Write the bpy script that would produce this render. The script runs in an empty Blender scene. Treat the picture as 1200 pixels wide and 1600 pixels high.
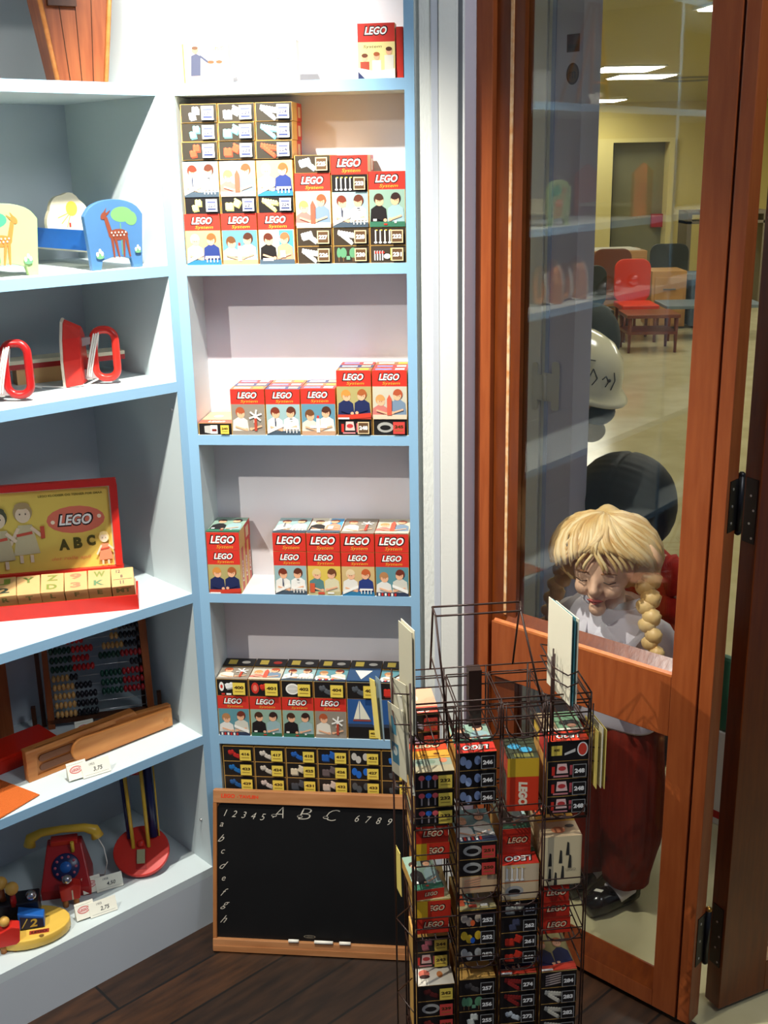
import bpy, bmesh, math, random
from mathutils import Vector, Matrix

sc = bpy.context.scene
COL = sc.collection
R_ = math.radians

# ---------------------------------------------------------------- camera
F_PX, PITCH, ROLL, EYE = 1768.3, 0.2992, -0.0202, 1.62
cam_d = bpy.data.cameras.new('camera'); cam = bpy.data.objects.new('camera', cam_d); COL.objects.link(cam)
cam_d.sensor_fit = 'VERTICAL'; cam_d.sensor_height = 36.0; cam_d.sensor_width = 27.0
cam_d.lens = F_PX / 1600 * 36.0
cam_d.clip_start = 0.02; cam_d.clip_end = 60
_f = Vector((0, math.cos(PITCH), -math.sin(PITCH))); _u0 = Vector((0, math.sin(PITCH), math.cos(PITCH))); _r0 = Vector((1, 0, 0))
_r = math.cos(ROLL) * _r0 + math.sin(ROLL) * _u0
_u = -math.sin(ROLL) * _r0 + math.cos(ROLL) * _u0
m = Matrix(((_r.x, _u.x, -_f.x, 0), (_r.y, _u.y, -_f.y, 0), (_r.z, _u.z, -_f.z, EYE), (0, 0, 0, 1)))
cam.matrix_world = m
sc.camera = cam

# ---------------------------------------------------------------- render look
sc.view_settings.view_transform = 'Standard'; sc.view_settings.look = 'None'
sc.view_settings.gamma = 1.0; sc.view_settings.use_curve_mapping = False
sc.view_settings.exposure = 0.0

# ---------------------------------------------------------------- world (dim bluish room light)
w = bpy.data.worlds.new('world'); sc.world = w; w.use_nodes = True
w.node_tree.nodes['Background'].inputs[0].default_value = (0.50, 0.64, 1.0, 1)
w.node_tree.nodes['Background'].inputs[1].default_value = 0.19

# ---------------------------------------------------------------- lamps
def aim(o, target):
    d = Vector(target) - o.location
    o.rotation_euler = d.to_track_quat('-Z', 'Y').to_euler()
def spot(name, loc, target, power, size, blend, radius, color):
    l = bpy.data.lights.new(name, 'SPOT'); l.energy = power; l.spot_size = R_(size); l.spot_blend = blend
    l.shadow_soft_size = radius; l.color = color
    o = bpy.data.objects.new(name, l); COL.objects.link(o); o.location = loc; aim(o, target); return o
spot('halogen_spot', (-0.313, 1.709, 2.125), (-0.33, 1.93, 0.6), 128, 118, 1.0, 0.010, (1.0, 0.96, 0.87))
spot('halogen_beam', (-0.313, 1.709, 2.125), (-0.275, 2.2, 1.86), 56, 66, 1.0, 0.010, (1.0, 0.97, 0.90))
spot('halogen_spot', (-1.15, 0.75, 2.35), (-1.15, 1.25, 1.1), 110, 130, 0.8, 0.012, (1.0, 0.95, 0.84))
def area(name, loc, target, power, sx, sy, color):
    l = bpy.data.lights.new(name, 'AREA'); l.shape = 'RECTANGLE'; l.size = sx; l.size_y = sy; l.energy = power; l.color = color
    o = bpy.data.objects.new(name, l); COL.objects.link(o); o.location = loc; aim(o, target); return o
# added fill light, high at the right, lifting the shade in the shelves
area('fill_light', (1.15, 0.55, 2.7), (-0.1, 2.15, 1.5), 16.5, 0.5, 0.5, (0.88, 0.93, 1.0))

# ---------------------------------------------------------------- materials
def lin(c):
    r = []
    for v in c[:3]:
        v = v / 255.0
        r.append(v / 12.92 if v <= 0.04045 else ((v + 0.055) / 1.055) ** 2.4)
    return tuple(r)
_M = {}
def mat(name, rgb, rough=0.5, spec=0.5, metal=0.0, coat=0.0, noise=0.0, nscale=20.0, bump=0.0, stretch=None, rgb2=None, trans=0.0, ior=1.45, emit=0.0):
    if name in _M: return _M[name]
    M = bpy.data.materials.new(name); M.use_nodes = True; nt = M.node_tree; b = nt.nodes['Principled BSDF']
    c = (*lin(rgb), 1)
    b.inputs['Base Color'].default_value = c; b.inputs['Roughness'].default_value = rough
    b.inputs['Specular IOR Level'].default_value = spec; b.inputs['Metallic'].default_value = metal
    b.inputs['Coat Weight'].default_value = coat; b.inputs['IOR'].default_value = ior
    b.inputs['Transmission Weight'].default_value = trans
    if emit:
        b.inputs['Emission Color'].default_value = c; b.inputs['Emission Strength'].default_value = emit
    if noise or bump or rgb2:
        tc = nt.nodes.new('ShaderNodeTexCoord'); mp = nt.nodes.new('ShaderNodeMapping'); ns = nt.nodes.new('ShaderNodeTexNoise')
        nt.links.new(tc.outputs['Object'], mp.inputs[0]); nt.links.new(mp.outputs[0], ns.inputs['Vector'])
        if stretch: mp.inputs['Scale'].default_value = stretch
        ns.inputs['Scale'].default_value = nscale; ns.inputs['Detail'].default_value = 6
        if noise or rgb2:
            mx = nt.nodes.new('ShaderNodeMix'); mx.data_type = 'RGBA'
            c2 = (*lin(rgb2), 1) if rgb2 else tuple(min(1, v * (1 - noise)) for v in c[:3]) + (1,)
            cr = nt.nodes.new('ShaderNodeValToRGB'); cr.color_ramp.elements[0].position = 0.35; cr.color_ramp.elements[1].position = 0.65
            nt.links.new(ns.outputs[0], cr.inputs[0]); nt.links.new(cr.outputs[0], mx.inputs[0])
            mx.inputs[6].default_value = c; mx.inputs[7].default_value = c2
            nt.links.new(mx.outputs[2], b.inputs['Base Color'])
        if bump:
            bp = nt.nodes.new('ShaderNodeBump'); bp.inputs['Strength'].default_value = bump; bp.inputs['Distance'].default_value = 0.002
            nt.links.new(ns.outputs[0], bp.inputs['Height']); nt.links.new(bp.outputs[0], b.inputs['Normal'])
    _M[name] = M; return M

def print_mat():
    M = bpy.data.materials.new('printed_ink'); M.use_nodes = True; nt = M.node_tree; b = nt.nodes['Principled BSDF']
    a = nt.nodes.new('ShaderNodeVertexColor'); a.layer_name = 'Col'
    nt.links.new(a.outputs[0], b.inputs['Base Color']); b.inputs['Roughness'].default_value = 0.42; b.inputs['Specular IOR Level'].default_value = 0.4
    return M
INK = print_mat()

def plank_mat():
    M = bpy.data.materials.new('dark_floorboards'); M.use_nodes = True; nt = M.node_tree; b = nt.nodes['Principled BSDF']
    tc = nt.nodes.new('ShaderNodeTexCoord'); mp = nt.nodes.new('ShaderNodeMapping'); mp.inputs['Rotation'].default_value = (0, 0, R_(-43))
    br = nt.nodes.new('ShaderNodeTexBrick'); br.offset = 0.37
    br.inputs['Scale'].default_value = 1.0; br.inputs['Brick Width'].default_value = 1.4; br.inputs['Row Height'].default_value = 0.11
    br.inputs['Mortar Size'].default_value = 0.003; br.inputs['Color1'].default_value = (*lin((60, 38, 22)), 1); br.inputs['Color2'].default_value = (*lin((38, 25, 17)), 1)
    br.inputs['Mortar'].default_value = (*lin((12, 8, 6)), 1)
    ns = nt.nodes.new('ShaderNodeTexNoise'); ns.inputs['Scale'].default_value = 9; ns.inputs['Detail'].default_value = 8
    mp2 = nt.nodes.new('ShaderNodeMapping'); mp2.inputs['Scale'].default_value = (1, 6, 1)
    nt.links.new(tc.outputs['Object'], mp.inputs[0]); nt.links.new(mp.outputs[0], br.inputs[0])
    nt.links.new(mp.outputs[0], mp2.inputs[0]); nt.links.new(mp2.outputs[0], ns.inputs['Vector'])
    mx = nt.nodes.new('ShaderNodeMix'); mx.data_type = 'RGBA'; mx.blend_type = 'MULTIPLY'; mx.inputs[0].default_value = 0.75
    cr = nt.nodes.new('ShaderNodeValToRGB'); cr.color_ramp.elements[0].position = 0.3; cr.color_ramp.elements[1].position = 0.75
    cr.color_ramp.elements[0].color = (0.12, 0.10, 0.09, 1); cr.color_ramp.elements[1].color = (1.7, 1.45, 1.1, 1)
    nt.links.new(ns.outputs[0], cr.inputs[0]); nt.links.new(br.outputs[0], mx.inputs[6]); nt.links.new(cr.outputs[0], mx.inputs[7])
    nt.links.new(mx.outputs[2], b.inputs['Base Color']); b.inputs['Roughness'].default_value = 0.42
    return M

# ---------------------------------------------------------------- mesh builder
class MB:
    def __init__(s): s.v = []; s.f = []; s.m = []; s.sm = []
    def add(s, vs, fs, mi=0, smooth=False):
        o = len(s.v); s.v += [tuple(v) for v in vs]
        for f in fs: s.f.append([i + o for i in f]); s.m.append(mi); s.sm.append(smooth)
        return s
    def box(s, x0, x1, y0, y1, z0, z1, mi=0, M=None):
        vs = [Vector((x, y, z)) for z in (z0, z1) for y in (y0, y1) for x in (x0, x1)]
        if M is not None: vs = [M @ v for v in vs]
        return s.add(vs, [(0, 2, 3, 1), (4, 5, 7, 6), (0, 1, 5, 4), (2, 6, 7, 3), (0, 4, 6, 2), (1, 3, 7, 5)], mi)
    def prism(s, pts, a, b, axis='y', mi=0, M=None, smooth=False):
        # pts 2D ; axis y -> (x,z) outline, z -> (x,y) outline, x -> (y,z) outline
        def P(p, t):
            v = {'y': (p[0], t, p[1]), 'z': (p[0], p[1], t), 'x': (t, p[0], p[1])}[axis]
            v = Vector(v); return M @ v if M is not None else v
        n = len(pts); vs = [P(p, a) for p in pts] + [P(p, b) for p in pts]
        s.add(vs, [list(range(n))[::-1], [i + n for i in range(n)]], mi)
        o = len(s.v) - 2 * n
        for i in range(n):
            j = (i + 1) % n
            s.f.append([o + i, o + j, o + n + j, o + n + i]); s.m.append(mi); s.sm.append(smooth)
        return s
    def tube(s, path, r, mi=0, n=8, closed=False, rs=None):
        P = [Vector(p) for p in path]; L = len(P); rings = []
        up = None
        for i in range(L):
            if closed: t = (P[(i + 1) % L] - P[i - 1])
            else: t = (P[min(i + 1, L - 1)] - P[max(i - 1, 0)])
            t = t.normalized() if t.length > 0 else Vector((0, 0, 1))
            if up is None:
                a = Vector((0, 0, 1)) if abs(t.z) < 0.9 else Vector((1, 0, 0)); up = (a - t * a.dot(t)).normalized()
            else:
                q = up - t * up.dot(t); up = q.normalized() if q.length > 1e-6 else up
            sd = t.cross(up); rr = rs[i] if rs else r
            rings.append([P[i] + rr * (math.cos(2 * math.pi * k / n) * up + math.sin(2 * math.pi * k / n) * sd) for k in range(n)])
        vs = [v for q in rings for v in q]; fs = []
        for i in range(L if closed else L - 1):
            a = i * n; b = ((i + 1) % L) * n
            for k in range(n): fs.append((a + k, a + (k + 1) % n, b + (k + 1) % n, b + k))
        if not closed: fs += [tuple(range(n))[::-1], tuple((L - 1) * n + k for k in range(n))]
        return s.add(vs, fs, mi, True)
    def cyl(s, c, r, z0, z1, mi=0, n=28, axis='z', r2=None):
        r2 = r if r2 is None else r2; vs = []
        for (z, q) in ((z0, r), (z1, r2)):
            for k in range(n):
                a = 2 * math.pi * k / n; x, y = q * math.cos(a), q * math.sin(a)
                vs.append({'z': (c[0] + x, c[1] + y, z), 'y': (c[0] + x, z, c[1] + y), 'x': (z, c[0] + x, c[1] + y)}[axis])
        o = len(s.v); s.v += vs
        s.f += [[o + i for i in range(n)][::-1], [o + n + i for i in range(n)]]; s.m += [mi, mi]; s.sm += [False, False]
        for k in range(n):
            s.f.append([o + k, o + (k + 1) % n, o + n + (k + 1) % n, o + n + k]); s.m.append(mi); s.sm.append(True)
        return s
    def ball(s, c, r, mi=0, n=18, m=10, sc_=(1, 1, 1), M=None, fn=None):
        vs = []; fs = []
        for j in range(m + 1):
            th = math.pi * j / m
            for k in range(n):
                ph = 2 * math.pi * k / n
                d = Vector((math.sin(th) * math.cos(ph), math.sin(th) * math.sin(ph), math.cos(th)))
                q = fn(d) if fn else 1.0
                v = Vector((d.x * r * sc_[0] * q, d.y * r * sc_[1] * q, d.z * r * sc_[2] * q))
                if M is not None: v = M @ v
                vs.append(Vector(c) + v)
        for j in range(m):
            for k in range(n):
                fs.append((j * n + k, (j + 1) * n + k, (j + 1) * n + (k + 1) % n, j * n + (k + 1) % n))
        return s.add(vs, fs, mi, True)
    def lathe(s, prof, c=(0, 0, 0), n=28, mi=0, M=None):
        vs = []; fs = []
        for (r, z) in prof:
            for k in range(n):
                a = 2 * math.pi * k / n; v = Vector((r * math.cos(a), r * math.sin(a), z))
                if M is not None: v = M @ v
                vs.append(Vector(c) + v)
        for j in range(len(prof) - 1):
            for k in range(n): fs.append((j * n + k, j * n + (k + 1) % n, (j + 1) * n + (k + 1) % n, (j + 1) * n + k))
        return s.add(vs, fs, mi, True)
    def mesh(s, name, mats):
        me = bpy.data.meshes.new(name); me.from_pydata(s.v, [], s.f); me.update()
        for m_ in mats: me.materials.append(m_)
        for p, mi, sm in zip(me.polygons, s.m, s.sm): p.material_index = mi; p.use_smooth = sm
        bm = bmesh.new(); bm.from_mesh(me); bmesh.ops.remove_doubles(bm, verts=bm.verts, dist=1e-7); bmesh.ops.recalc_face_normals(bm, faces=bm.faces); bm.to_mesh(me); bm.free()
        return me

def link(name, data, parent=None, M=None, bevel=0.0):
    o = bpy.data.objects.new(name, data); COL.objects.link(o)
    if parent is not None: o.parent = parent
    if M is not None:
        o.matrix_basis = M
    if bevel:
        b = o.modifiers.new('bevel', 'BEVEL'); b.width = bevel; b.segments = 2; b.limit_method = 'ANGLE'; b.angle_limit = R_(40)
    return o
def obj(name, mb, mats, parent=None, M=None, bevel=0.0):
    if not isinstance(mats, (list, tuple)): mats = [mats]
    return link(name, mb.mesh(name, mats), parent, M, bevel)
def tag(o, label, cat, group=None, kind=None):
    if label: o['label'] = label
    if cat: o['category'] = cat
    if group: o['group'] = group
    if kind: o['kind'] = kind
    return o
def struct(o, label=None):
    o['kind'] = 'structure'
    if label: o['label'] = label
    return o
def empty(name, M, label, cat, group=None):
    o = bpy.data.objects.new(name, None); COL.objects.link(o); o.matrix_basis = M; o.empty_display_size = 0.05
    return tag(o, label, cat, group)

# ---------------------------------------------------------------- local frames: x right, y back, z up
def frame(x, y, deg): return Matrix.Translation((x, y, 0)) @ Matrix.Rotation(R_(deg), 4, 'Z')
FR = frame(-0.3827, 2.1761, -5.94)      # blue bookcase facing the viewer
FL = frame(-0.3952, 2.1644, 43.02)      # bookcase running out of the picture at the left
FD = frame(0.4924, 1.8709, -43.0)       # glazed door leaf
F2 = frame(0.6395, 1.8400, 25.0)        # second door leaf
FK = frame(0.14, 1.64, 6.0)             # wire rack
FW = Matrix.Identity(4)
def at(F, x, y, z, rz=0): return F @ Matrix.Translation((x, y, z)) @ Matrix.Rotation(R_(rz), 4, 'Z')

# ---------------------------------------------------------------- flat printed artwork
_TXT = {}
def text_geo(s, bold):
    k = (s, bold)
    if k in _TXT: return _TXT[k]
    cu = bpy.data.curves.new('t', 'FONT'); cu.body = s; cu.size = 1.0; cu.resolution_u = 3; cu.offset = bold; cu.fill_mode = 'FRONT'; cu.dimensions = '2D'
    o = bpy.data.objects.new('t', cu); COL.objects.link(o); bpy.context.view_layer.update()
    ev = o.evaluated_get(bpy.context.evaluated_depsgraph_get()); me = ev.to_mesh()
    vs = [(v.co.x, v.co.y) for v in me.vertices]; fs = [list(p.vertices) for p in me.polygons]
    ev.to_mesh_clear(); bpy.data.objects.remove(o); bpy.data.curves.remove(cu)
    if vs:
        x0 = min(v[0] for v in vs); x1 = max(v[0] for v in vs); y0 = min(v[1] for v in vs); y1 = max(v[1] for v in vs)
    else: x0 = x1 = y0 = y1 = 0
    _TXT[k] = (vs, fs, x0, x1, y0, y1); return _TXT[k]

EPS = 0.00014
class Art:
    def __init__(s): s.p = []; s.n = 0
    def poly(s, pts, col, lift=True):
        if lift: s.n += 1
        s.p.append((pts, [list(range(len(pts)))], col, s.n)); return s
    def rect(s, x0, y0, x1, y1, col): return s.poly([(x0, y0), (x1, y0), (x1, y1), (x0, y1)], col)
    def ell(s, cx, cy, rx, ry, col, a0=0, a1=360, n=18, rot=0):
        pts = []; cr, sr = math.cos(R_(rot)), math.sin(R_(rot))
        for k in range(n + (0 if a1 - a0 >= 360 else 1)):
            a = R_(a0 + (a1 - a0) * k / n); x, y = rx * math.cos(a), ry * math.sin(a)
            pts.append((cx + x * cr - y * sr, cy + x * sr + y * cr))
        return s.poly(pts, col)
    def line(s, a, b, w, col):
        dx, dy = b[0] - a[0], b[1] - a[1]; L = math.hypot(dx, dy) or 1; nx, ny = -dy / L * w / 2, dx / L * w / 2
        return s.poly([(a[0] + nx, a[1] + ny), (a[0] - nx, a[1] - ny), (b[0] - nx, b[1] - ny), (b[0] + nx, b[1] + ny)], col)
    def text(s, t, cx, cy, h, col, bold=0.0, shear=0.0, rot=0, wid=None):
        vs, fs, x0, x1, y0, y1 = text_geo(t, bold)
        if not vs: return s
        k = h / (y1 - y0); kx = k if wid is None else wid / (x1 - x0); cr, sr = math.cos(R_(rot)), math.sin(R_(rot)); q = []
        for (x, y) in vs:
            X = (x - (x0 + x1) / 2) * kx + shear * (y - (y0 + y1) / 2) * k; Y = (y - (y0 + y1) / 2) * k
            q.append((cx + X * cr - Y * sr, cy + X * sr + Y * cr))
        s.n += 1; s.p.append((q, fs, col, s.n)); return s
    def logo(s, cx, cy, h, rot=0, fg=(250, 248, 240)):
        s.text('LEGO', cx, cy, h * 1.28, (25, 15, 12), bold=0.075, shear=0.22, rot=rot, wid=h * 3.25)
        s.text('LEGO', cx, cy, h, fg, bold=0.028, shear=0.22, rot=rot, wid=h * 2.95); return s
    def build(s, name, face, parent, ox=0, oy=0, oz=0, M=None):
        """face: 'front' (x,z) facing -y ; 'top' (x,y) facing +z ; 'right' (y,z) facing +x ; 'left' facing -x"""
        vs = []; fs = []; cols = []
        for (pts, faces, col, n) in s.p:
            o = len(vs); e = EPS * n
            for (a, b) in pts:
                vs.append({'front': (ox + a, oy - e, oz + b), 'top': (ox + a, oy + b, oz + e), 'right': (ox + e, oy + a, oz + b), 'left': (ox - e, oy - a, oz + b)}[face])
            for f in faces:
                fs.append([i + o for i in f]); cols.append((*lin(col), 1))
        me = bpy.data.meshes.new(name); me.from_pydata(vs, [], fs); me.update(); me.materials.append(INK)
        ca = me.color_attributes.new('Col', 'FLOAT_COLOR', 'CORNER'); i = 0
        for p, c in zip(me.polygons, cols):
            for _ in range(p.loop_total): ca.data[i].color = c; i += 1
        want = {'front': Vector((0, -1, 0)), 'top': Vector((0, 0, 1)), 'right': Vector((1, 0, 0)), 'left': Vector((-1, 0, 0))}[face]
        bm = bmesh.new(); bm.from_mesh(me)
        for f_ in bm.faces:
            f_.normal_update()
            if f_.normal.dot(want) < 0: f_.normal_flip()
        bm.to_mesh(me); bm.free()
        return link(name, me, parent, M)

# ================================================================ THE SETTING
PAINT = mat('shelf_paint_pale', (202, 214, 216), 0.45, 0.35, noise=0.03, nscale=3)
EDGE = mat('shelf_paint_blue', (140, 180, 208), 0.4, 0.4)
BACKP = mat('shelf_back_white', (226, 222, 228), 0.6, 0.3, noise=0.03, nscale=6)
LBACK = mat('shelf_back_grey_blue', (192, 200, 206), 0.55, 0.3, noise=0.03, nscale=4)
WALLW = mat('wall_white', (205, 205, 205), 0.6, 0.3, bump=0.25, nscale=160)
PAPER = mat('wallpaper_grey', (216, 218, 210), 0.7, 0.2, bump=0.6, nscale=300, stretch=(1, 1, 0.3))
GREY = mat('trim_grey', (188, 192, 198), 0.6, 0.3)
LILAC = mat('trim_lilac', (206, 200, 208), 0.6, 0.3, bump=0.2, nscale=120)
ORANGE = mat('door_paint_orange', (158, 82, 40), 0.33, 0.5, rgb2=(144, 70, 32), nscale=14, stretch=(6, 6, 0.6), bump=0.12)
BROWN = mat('door_brown_with_shade', (112, 52, 16), 0.28, 0.5, rgb2=(96, 42, 14), nscale=14, stretch=(6, 6, 0.6), bump=0.12)  # brown paint; its darker tone also paints shade on left stile and groove
BEAD = mat('door_bead_worn', (205, 140, 82), 0.45, 0.4, rgb2=(225, 190, 145), nscale=60)
YWALL = mat('back_wall_yellow', (206, 190, 118), 0.7, 0.2, noise=0.03, nscale=2)
YCEIL = mat('back_ceiling_cream', (186, 174, 104), 0.7, 0.2)
CFLOOR = mat('back_floor_cream', (196, 188, 150), 0.16, 0.5, rgb2=(182, 174, 134), nscale=5)
BLACK = mat('black_metal', (22, 20, 19), 0.35, 0.5)
WHITE = mat('white_gloss', (232, 232, 228), 0.35, 0.4)

def quadfloor(name, pts, z, mt):
    b = MB(); b.prism(pts, z - 0.05, z, 'z'); return struct(obj(name, b, mt))
FRONT = [(-3.2, -1.6), (2.2, -1.6), (2.2, 1.2), (0.86, 1.60), (0.592, 1.815), (0.558, 1.852), (0.235, 2.15), (0.12, 2.62), (-3.2, 2.62)]
quadfloor('floor', FRONT, 0.0, plank_mat())
quadfloor('floor', [(2.2, 1.2), (8.0, 1.2), (8.0, 15.6), (0.12, 15.6), (0.12, 2.62), (0.235, 2.15), (0.558, 1.852), (0.592, 1.815), (0.86, 1.60)], 0.0, CFLOOR)
b = MB(); b.box(-3.2, 2.2, -1.6, 2.7, 2.9, 2.95); struct(obj('ceiling', b, WHITE))
b = MB(); b.box(0.12, 8.0, 2.35, 15.6, 2.30, 2.35); struct(obj('ceiling', b, YCEIL))
# wall behind the left bookcase and behind the facing bookcase
b = MB(); b.box(-2.75, 0.03, 0.37, 0.42, 0, 2.9); struct(obj('wall_left', b, LBACK, M=FL))
b = MB(); b.box(-0.1, 0.60, 0.30, 0.34, 0, 2.9); struct(obj('wall_back', b, WALLW, M=FR))
b = MB(); b.box(-0.05, 6.7, 0, 0.06, 2.12, 2.9, M=FD @ Matrix.Translation((-0.5, 0.06, 0))); struct(obj('wall_front', b, WALLW))
# strip of wall between bookcase and door frame
b = MB(); b.box(0.4625, 0.4965, 0.008, 0.10, 0, 2.9); b.box(0.4538, 0.4625, 0.016, 0.10, 0, 2.9)
struct(obj('wall_right', b, PAPER, M=FR))
b = MB(); b.box(0.4825, 0.4965, 0.004, 0.012, 0, 2.9); struct(obj('trim_1', b, GREY, M=FR, bevel=0.002))
b = MB(); b.box(0.4967, 0.5307, 0.0, 0.09, 0, 2.9); struct(obj('trim_2', b, mat('trim_white', (222, 222, 214), 0.5, 0.3, bump=0.15, nscale=150), M=FR, bevel=0.002))
b = MB(); b.box(0.5307, 0.5387, 0.018, 0.09, 0, 2.9, 0); b.box(0.5387, 0.5425, 0.004, 0.09, 0, 2.9, 1); b.prism([(0.5425, 0.022), (0.5616, 0.044), (0.5616, 0.09), (0.5425, 0.09)], 0, 2.9, 'z', 2)
struct(obj('trim_3', b, [GREY, WHITE, LILAC], M=FR))

# ---------------------------------------------------------------- bookcases
def screw(parent, x, y, z, axis, name='peg'):
    b = MB(); b.ball((x, y, z), 0.0035, n=10, m=6); return obj(name, b, mat('steel', (190, 190, 190), 0.3, metal=0.9), parent)
rc = empty('bookcase', FR, 'light blue bookcase facing the viewer, filled with red and black toy boxes', 'bookcase')
b = MB(); b.box(0, 0.0199, 0.0015, 0.115, 0, 2.105); b.box(0, 0.0199, 0, 0.0015, 0, 2.105, 1); obj('side_panel', b, [PAINT, EDGE], rc)
b = MB(); b.box(0.436, 0.4537, 0.0015, 0.115, 0, 2.105); b.box(0.436, 0.4537, 0, 0.0015, 0, 2.105, 1); obj('side_panel', b, [PAINT, EDGE], rc)
b = MB(); b.box(0.0, 0.4537, 0.115, 0.121, 0, 2.105); obj('back_panel', b, BACKP, rc)
RT = [2.085, 1.763, 1.4432, 1.1155, 0.782, 0.4575, 0.146]
for z in RT:
    b = MB(); b.box(0.0199, 0.436, 0.0015, 0.115, z - 0.0199, z); b.box(0.0199, 0.436, 0.0, 0.0015, z - 0.0199, z, 1); obj('shelf', b, [PAINT, EDGE], rc)
b = MB(); b.box(0.0199, 0.436, 0.004, 0.02, 0.0, 0.126); obj('plinth', b, EDGE, rc)

lc = empty('bookcase', FL, 'light blue bookcase of old wooden toys running out of the picture at the left', 'bookcase')
for x0 in (0.0, -1.225, -2.45):
    b = MB(); b.box(x0, x0 + 0.0171, 0.0015, 0.335, 0, 2.105); b.box(x0, x0 + 0.0171, 0, 0.0015, 0, 2.105, 1); obj('side_panel', b, [PAINT, EDGE], lc)
b = MB(); b.box(-2.45, 0.0171, 0.335, 0.342, 0, 2.105); obj('back_panel', b, LBACK, lc)
LT = [2.085, 1.763, 1.444, 1.224, 0.7855, 0.4615, 0.139]
for xa, xb in ((-1.2079, 0.0), (-2.4329, -1.225)):
    for z in LT:
        b = MB(); b.box(xa, xb, 0.0015, 0.335, z - 0.0199, z); b.box(xa, xb, 0.0, 0.0015, z - 0.0199, z, 1); obj('shelf', b, [PAINT, EDGE if z > 0.3 else PAINT], lc)
    b = MB(); b.box(xa, xb, 0.0, 0.016, 0.0, 0.119); obj('plinth', b, LBACK, lc)
screw(lc, -0.0015, 0.022, 1.166, 'x'); screw(lc, -0.0015, 0.03, 0.245, 'x')

# ---------------------------------------------------------------- glazed door
def glass_mat():
    M = bpy.data.materials.new('clear_glass'); M.use_nodes = True; nt = M.node_tree
    for n in list(nt.nodes): nt.nodes.remove(n)
    o = nt.nodes.new('ShaderNodeOutputMaterial'); t = nt.nodes.new('ShaderNodeBsdfTransparent'); g = nt.nodes.new('ShaderNodeBsdfGlossy')
    f = nt.nodes.new('ShaderNodeFresnel'); mx = nt.nodes.new('ShaderNodeMixShader')
    gm = nt.nodes.new('ShaderNodeNewGeometry'); mr = nt.nodes.new('ShaderNodeMapRange'); mr.inputs['To Min'].default_value = 1.62; mr.inputs['To Max'].default_value = 1 / 1.62
    nt.links.new(gm.outputs['Backfacing'], mr.inputs['Value']); nt.links.new(mr.outputs[0], f.inputs['IOR']); g.inputs['Roughness'].default_value = 0.0; t.inputs['Color'].default_value = (0.97, 0.975, 0.96, 1)
    nt.links.new(f.outputs[0], mx.inputs[0]); nt.links.new(t.outputs[0], mx.inputs[1]); nt.links.new(g.outputs[0], mx.inputs[2]); nt.links.new(mx.outputs[0], o.inputs[0])
    return M
GLASS = glass_mat()
b = MB(); b.box(-0.4265, -0.390, 0.0, 0.07, 0, 2.12); struct(obj('trim_4', b, ORANGE, M=FD, bevel=0.0015))
d1 = empty('door_1', FD, 'orange-brown glazed folding door leaf beside the white wall strip', None); d1['kind'] = 'structure'; del d1['label']
b = MB(); b.box(0.025, 0.0755, 0.0, 0.04, 0.012, 2.1); b.box(0.0755, 0.0805, 0.006, 0.04, 0.012, 2.1, 1); b.box(0.0805, 0.105, 0.0, 0.04, 0.012, 2.1)
obj('stile', b, [ORANGE, BROWN], d1, bevel=0.0012)
b = MB(); b.box(-0.3895, -0.330, 0.0125, 0.04, 0.012, 2.1); obj('stile', b, BROWN, d1)  # shade of the recessed stile put into its darker colour
b = MB(); b.box(-0.358, -0.352, 0.0095, 0.0125, 0.745, 2.0); obj('glazing_bead', b, BEAD, d1)
b = MB(); b.box(-0.381, 0.025, 0.0, 0.012, 0.607, 0.728); b.box(-0.330, 0.025, 0.012, 0.04, 0.607, 0.728); obj('rail', b, ORANGE, d1, bevel=0.0015)
b = MB(); b.prism([(0.0045, 0.7281), (0.0045, 0.7345), (0.0225, 0.752), (0.0225, 0.7281)], -0.3485, 0.025, 'x'); obj('glazing_bead', b, BROWN, d1)
b = MB(); b.prism([(-0.0002, 0.7260), (0.0, 0.7305), (0.0045, 0.7345), (0.0045, 0.7260)], -0.375, 0.0252, 'x'); obj('rail_edge', b, mat('edge_pale_orange', (206, 124, 66), 0.45, 0.4, rgb2=(186, 100, 50), nscale=40), d1)  # paler orange strip along the front edge of the rail
b = MB(); b.box(-0.381, 0.025, 0.0, 0.012, 0.012, 0.05); b.box(-0.330, 0.025, 0.012, 0.04, 0.012, 0.05); obj('rail', b, ORANGE, d1, bevel=0.0015)
b = MB(); b.prism([(0.0, 0.0501), (0.003, 0.056), (0.018, 0.088), (0.022, 0.088), (0.022, 0.0501)], -0.330, 0.025, 'x'); obj('glazing_bead', b, BROWN, d1)
b = MB(); b.box(-0.330, 0.025, 0.0, 0.04, 2.0, 2.1); obj('rail', b, ORANGE, d1)
b = MB(); b.box(-0.330, 0.025, 0.024, 0.028, 0.728, 2.0); obj('glass_pane', b, GLASS, d1)
b = MB(); b.box(-0.330, 0.025, 0.024, 0.028, 0.05, 0.607); obj('glass_pane', b, GLASS, d1)
d2 = empty('door_2', F2, None, None); d2['kind'] = 'structure'
b = MB(); b.box(0.0, 0.116, 0.0, 0.04, 0.012, 2.1); obj('stile', b, BROWN, d2, bevel=0.0015)
b = MB(); b.box(0.48, 0.58, 0.0, 0.04, 0.012, 2.1); obj('stile', b, BROWN, d2, bevel=0.0015)
b = MB(); b.box(0.116, 0.48, 0.0, 0.04, 0.012, 0.085); obj('rail', b, BROWN, d2, bevel=0.0015)
b = MB(); b.prism([(0.0, 0.0851), (0.003, 0.092), (0.018, 0.1), (0.018, 0.0851)], 0.116, 0.48, 'x'); obj('glazing_bead', b, BEAD, d2)
b = MB(); b.box(0.116, 0.48, 0.0, 0.04, 2.0, 2.1); obj('rail', b, BROWN, d2)
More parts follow.
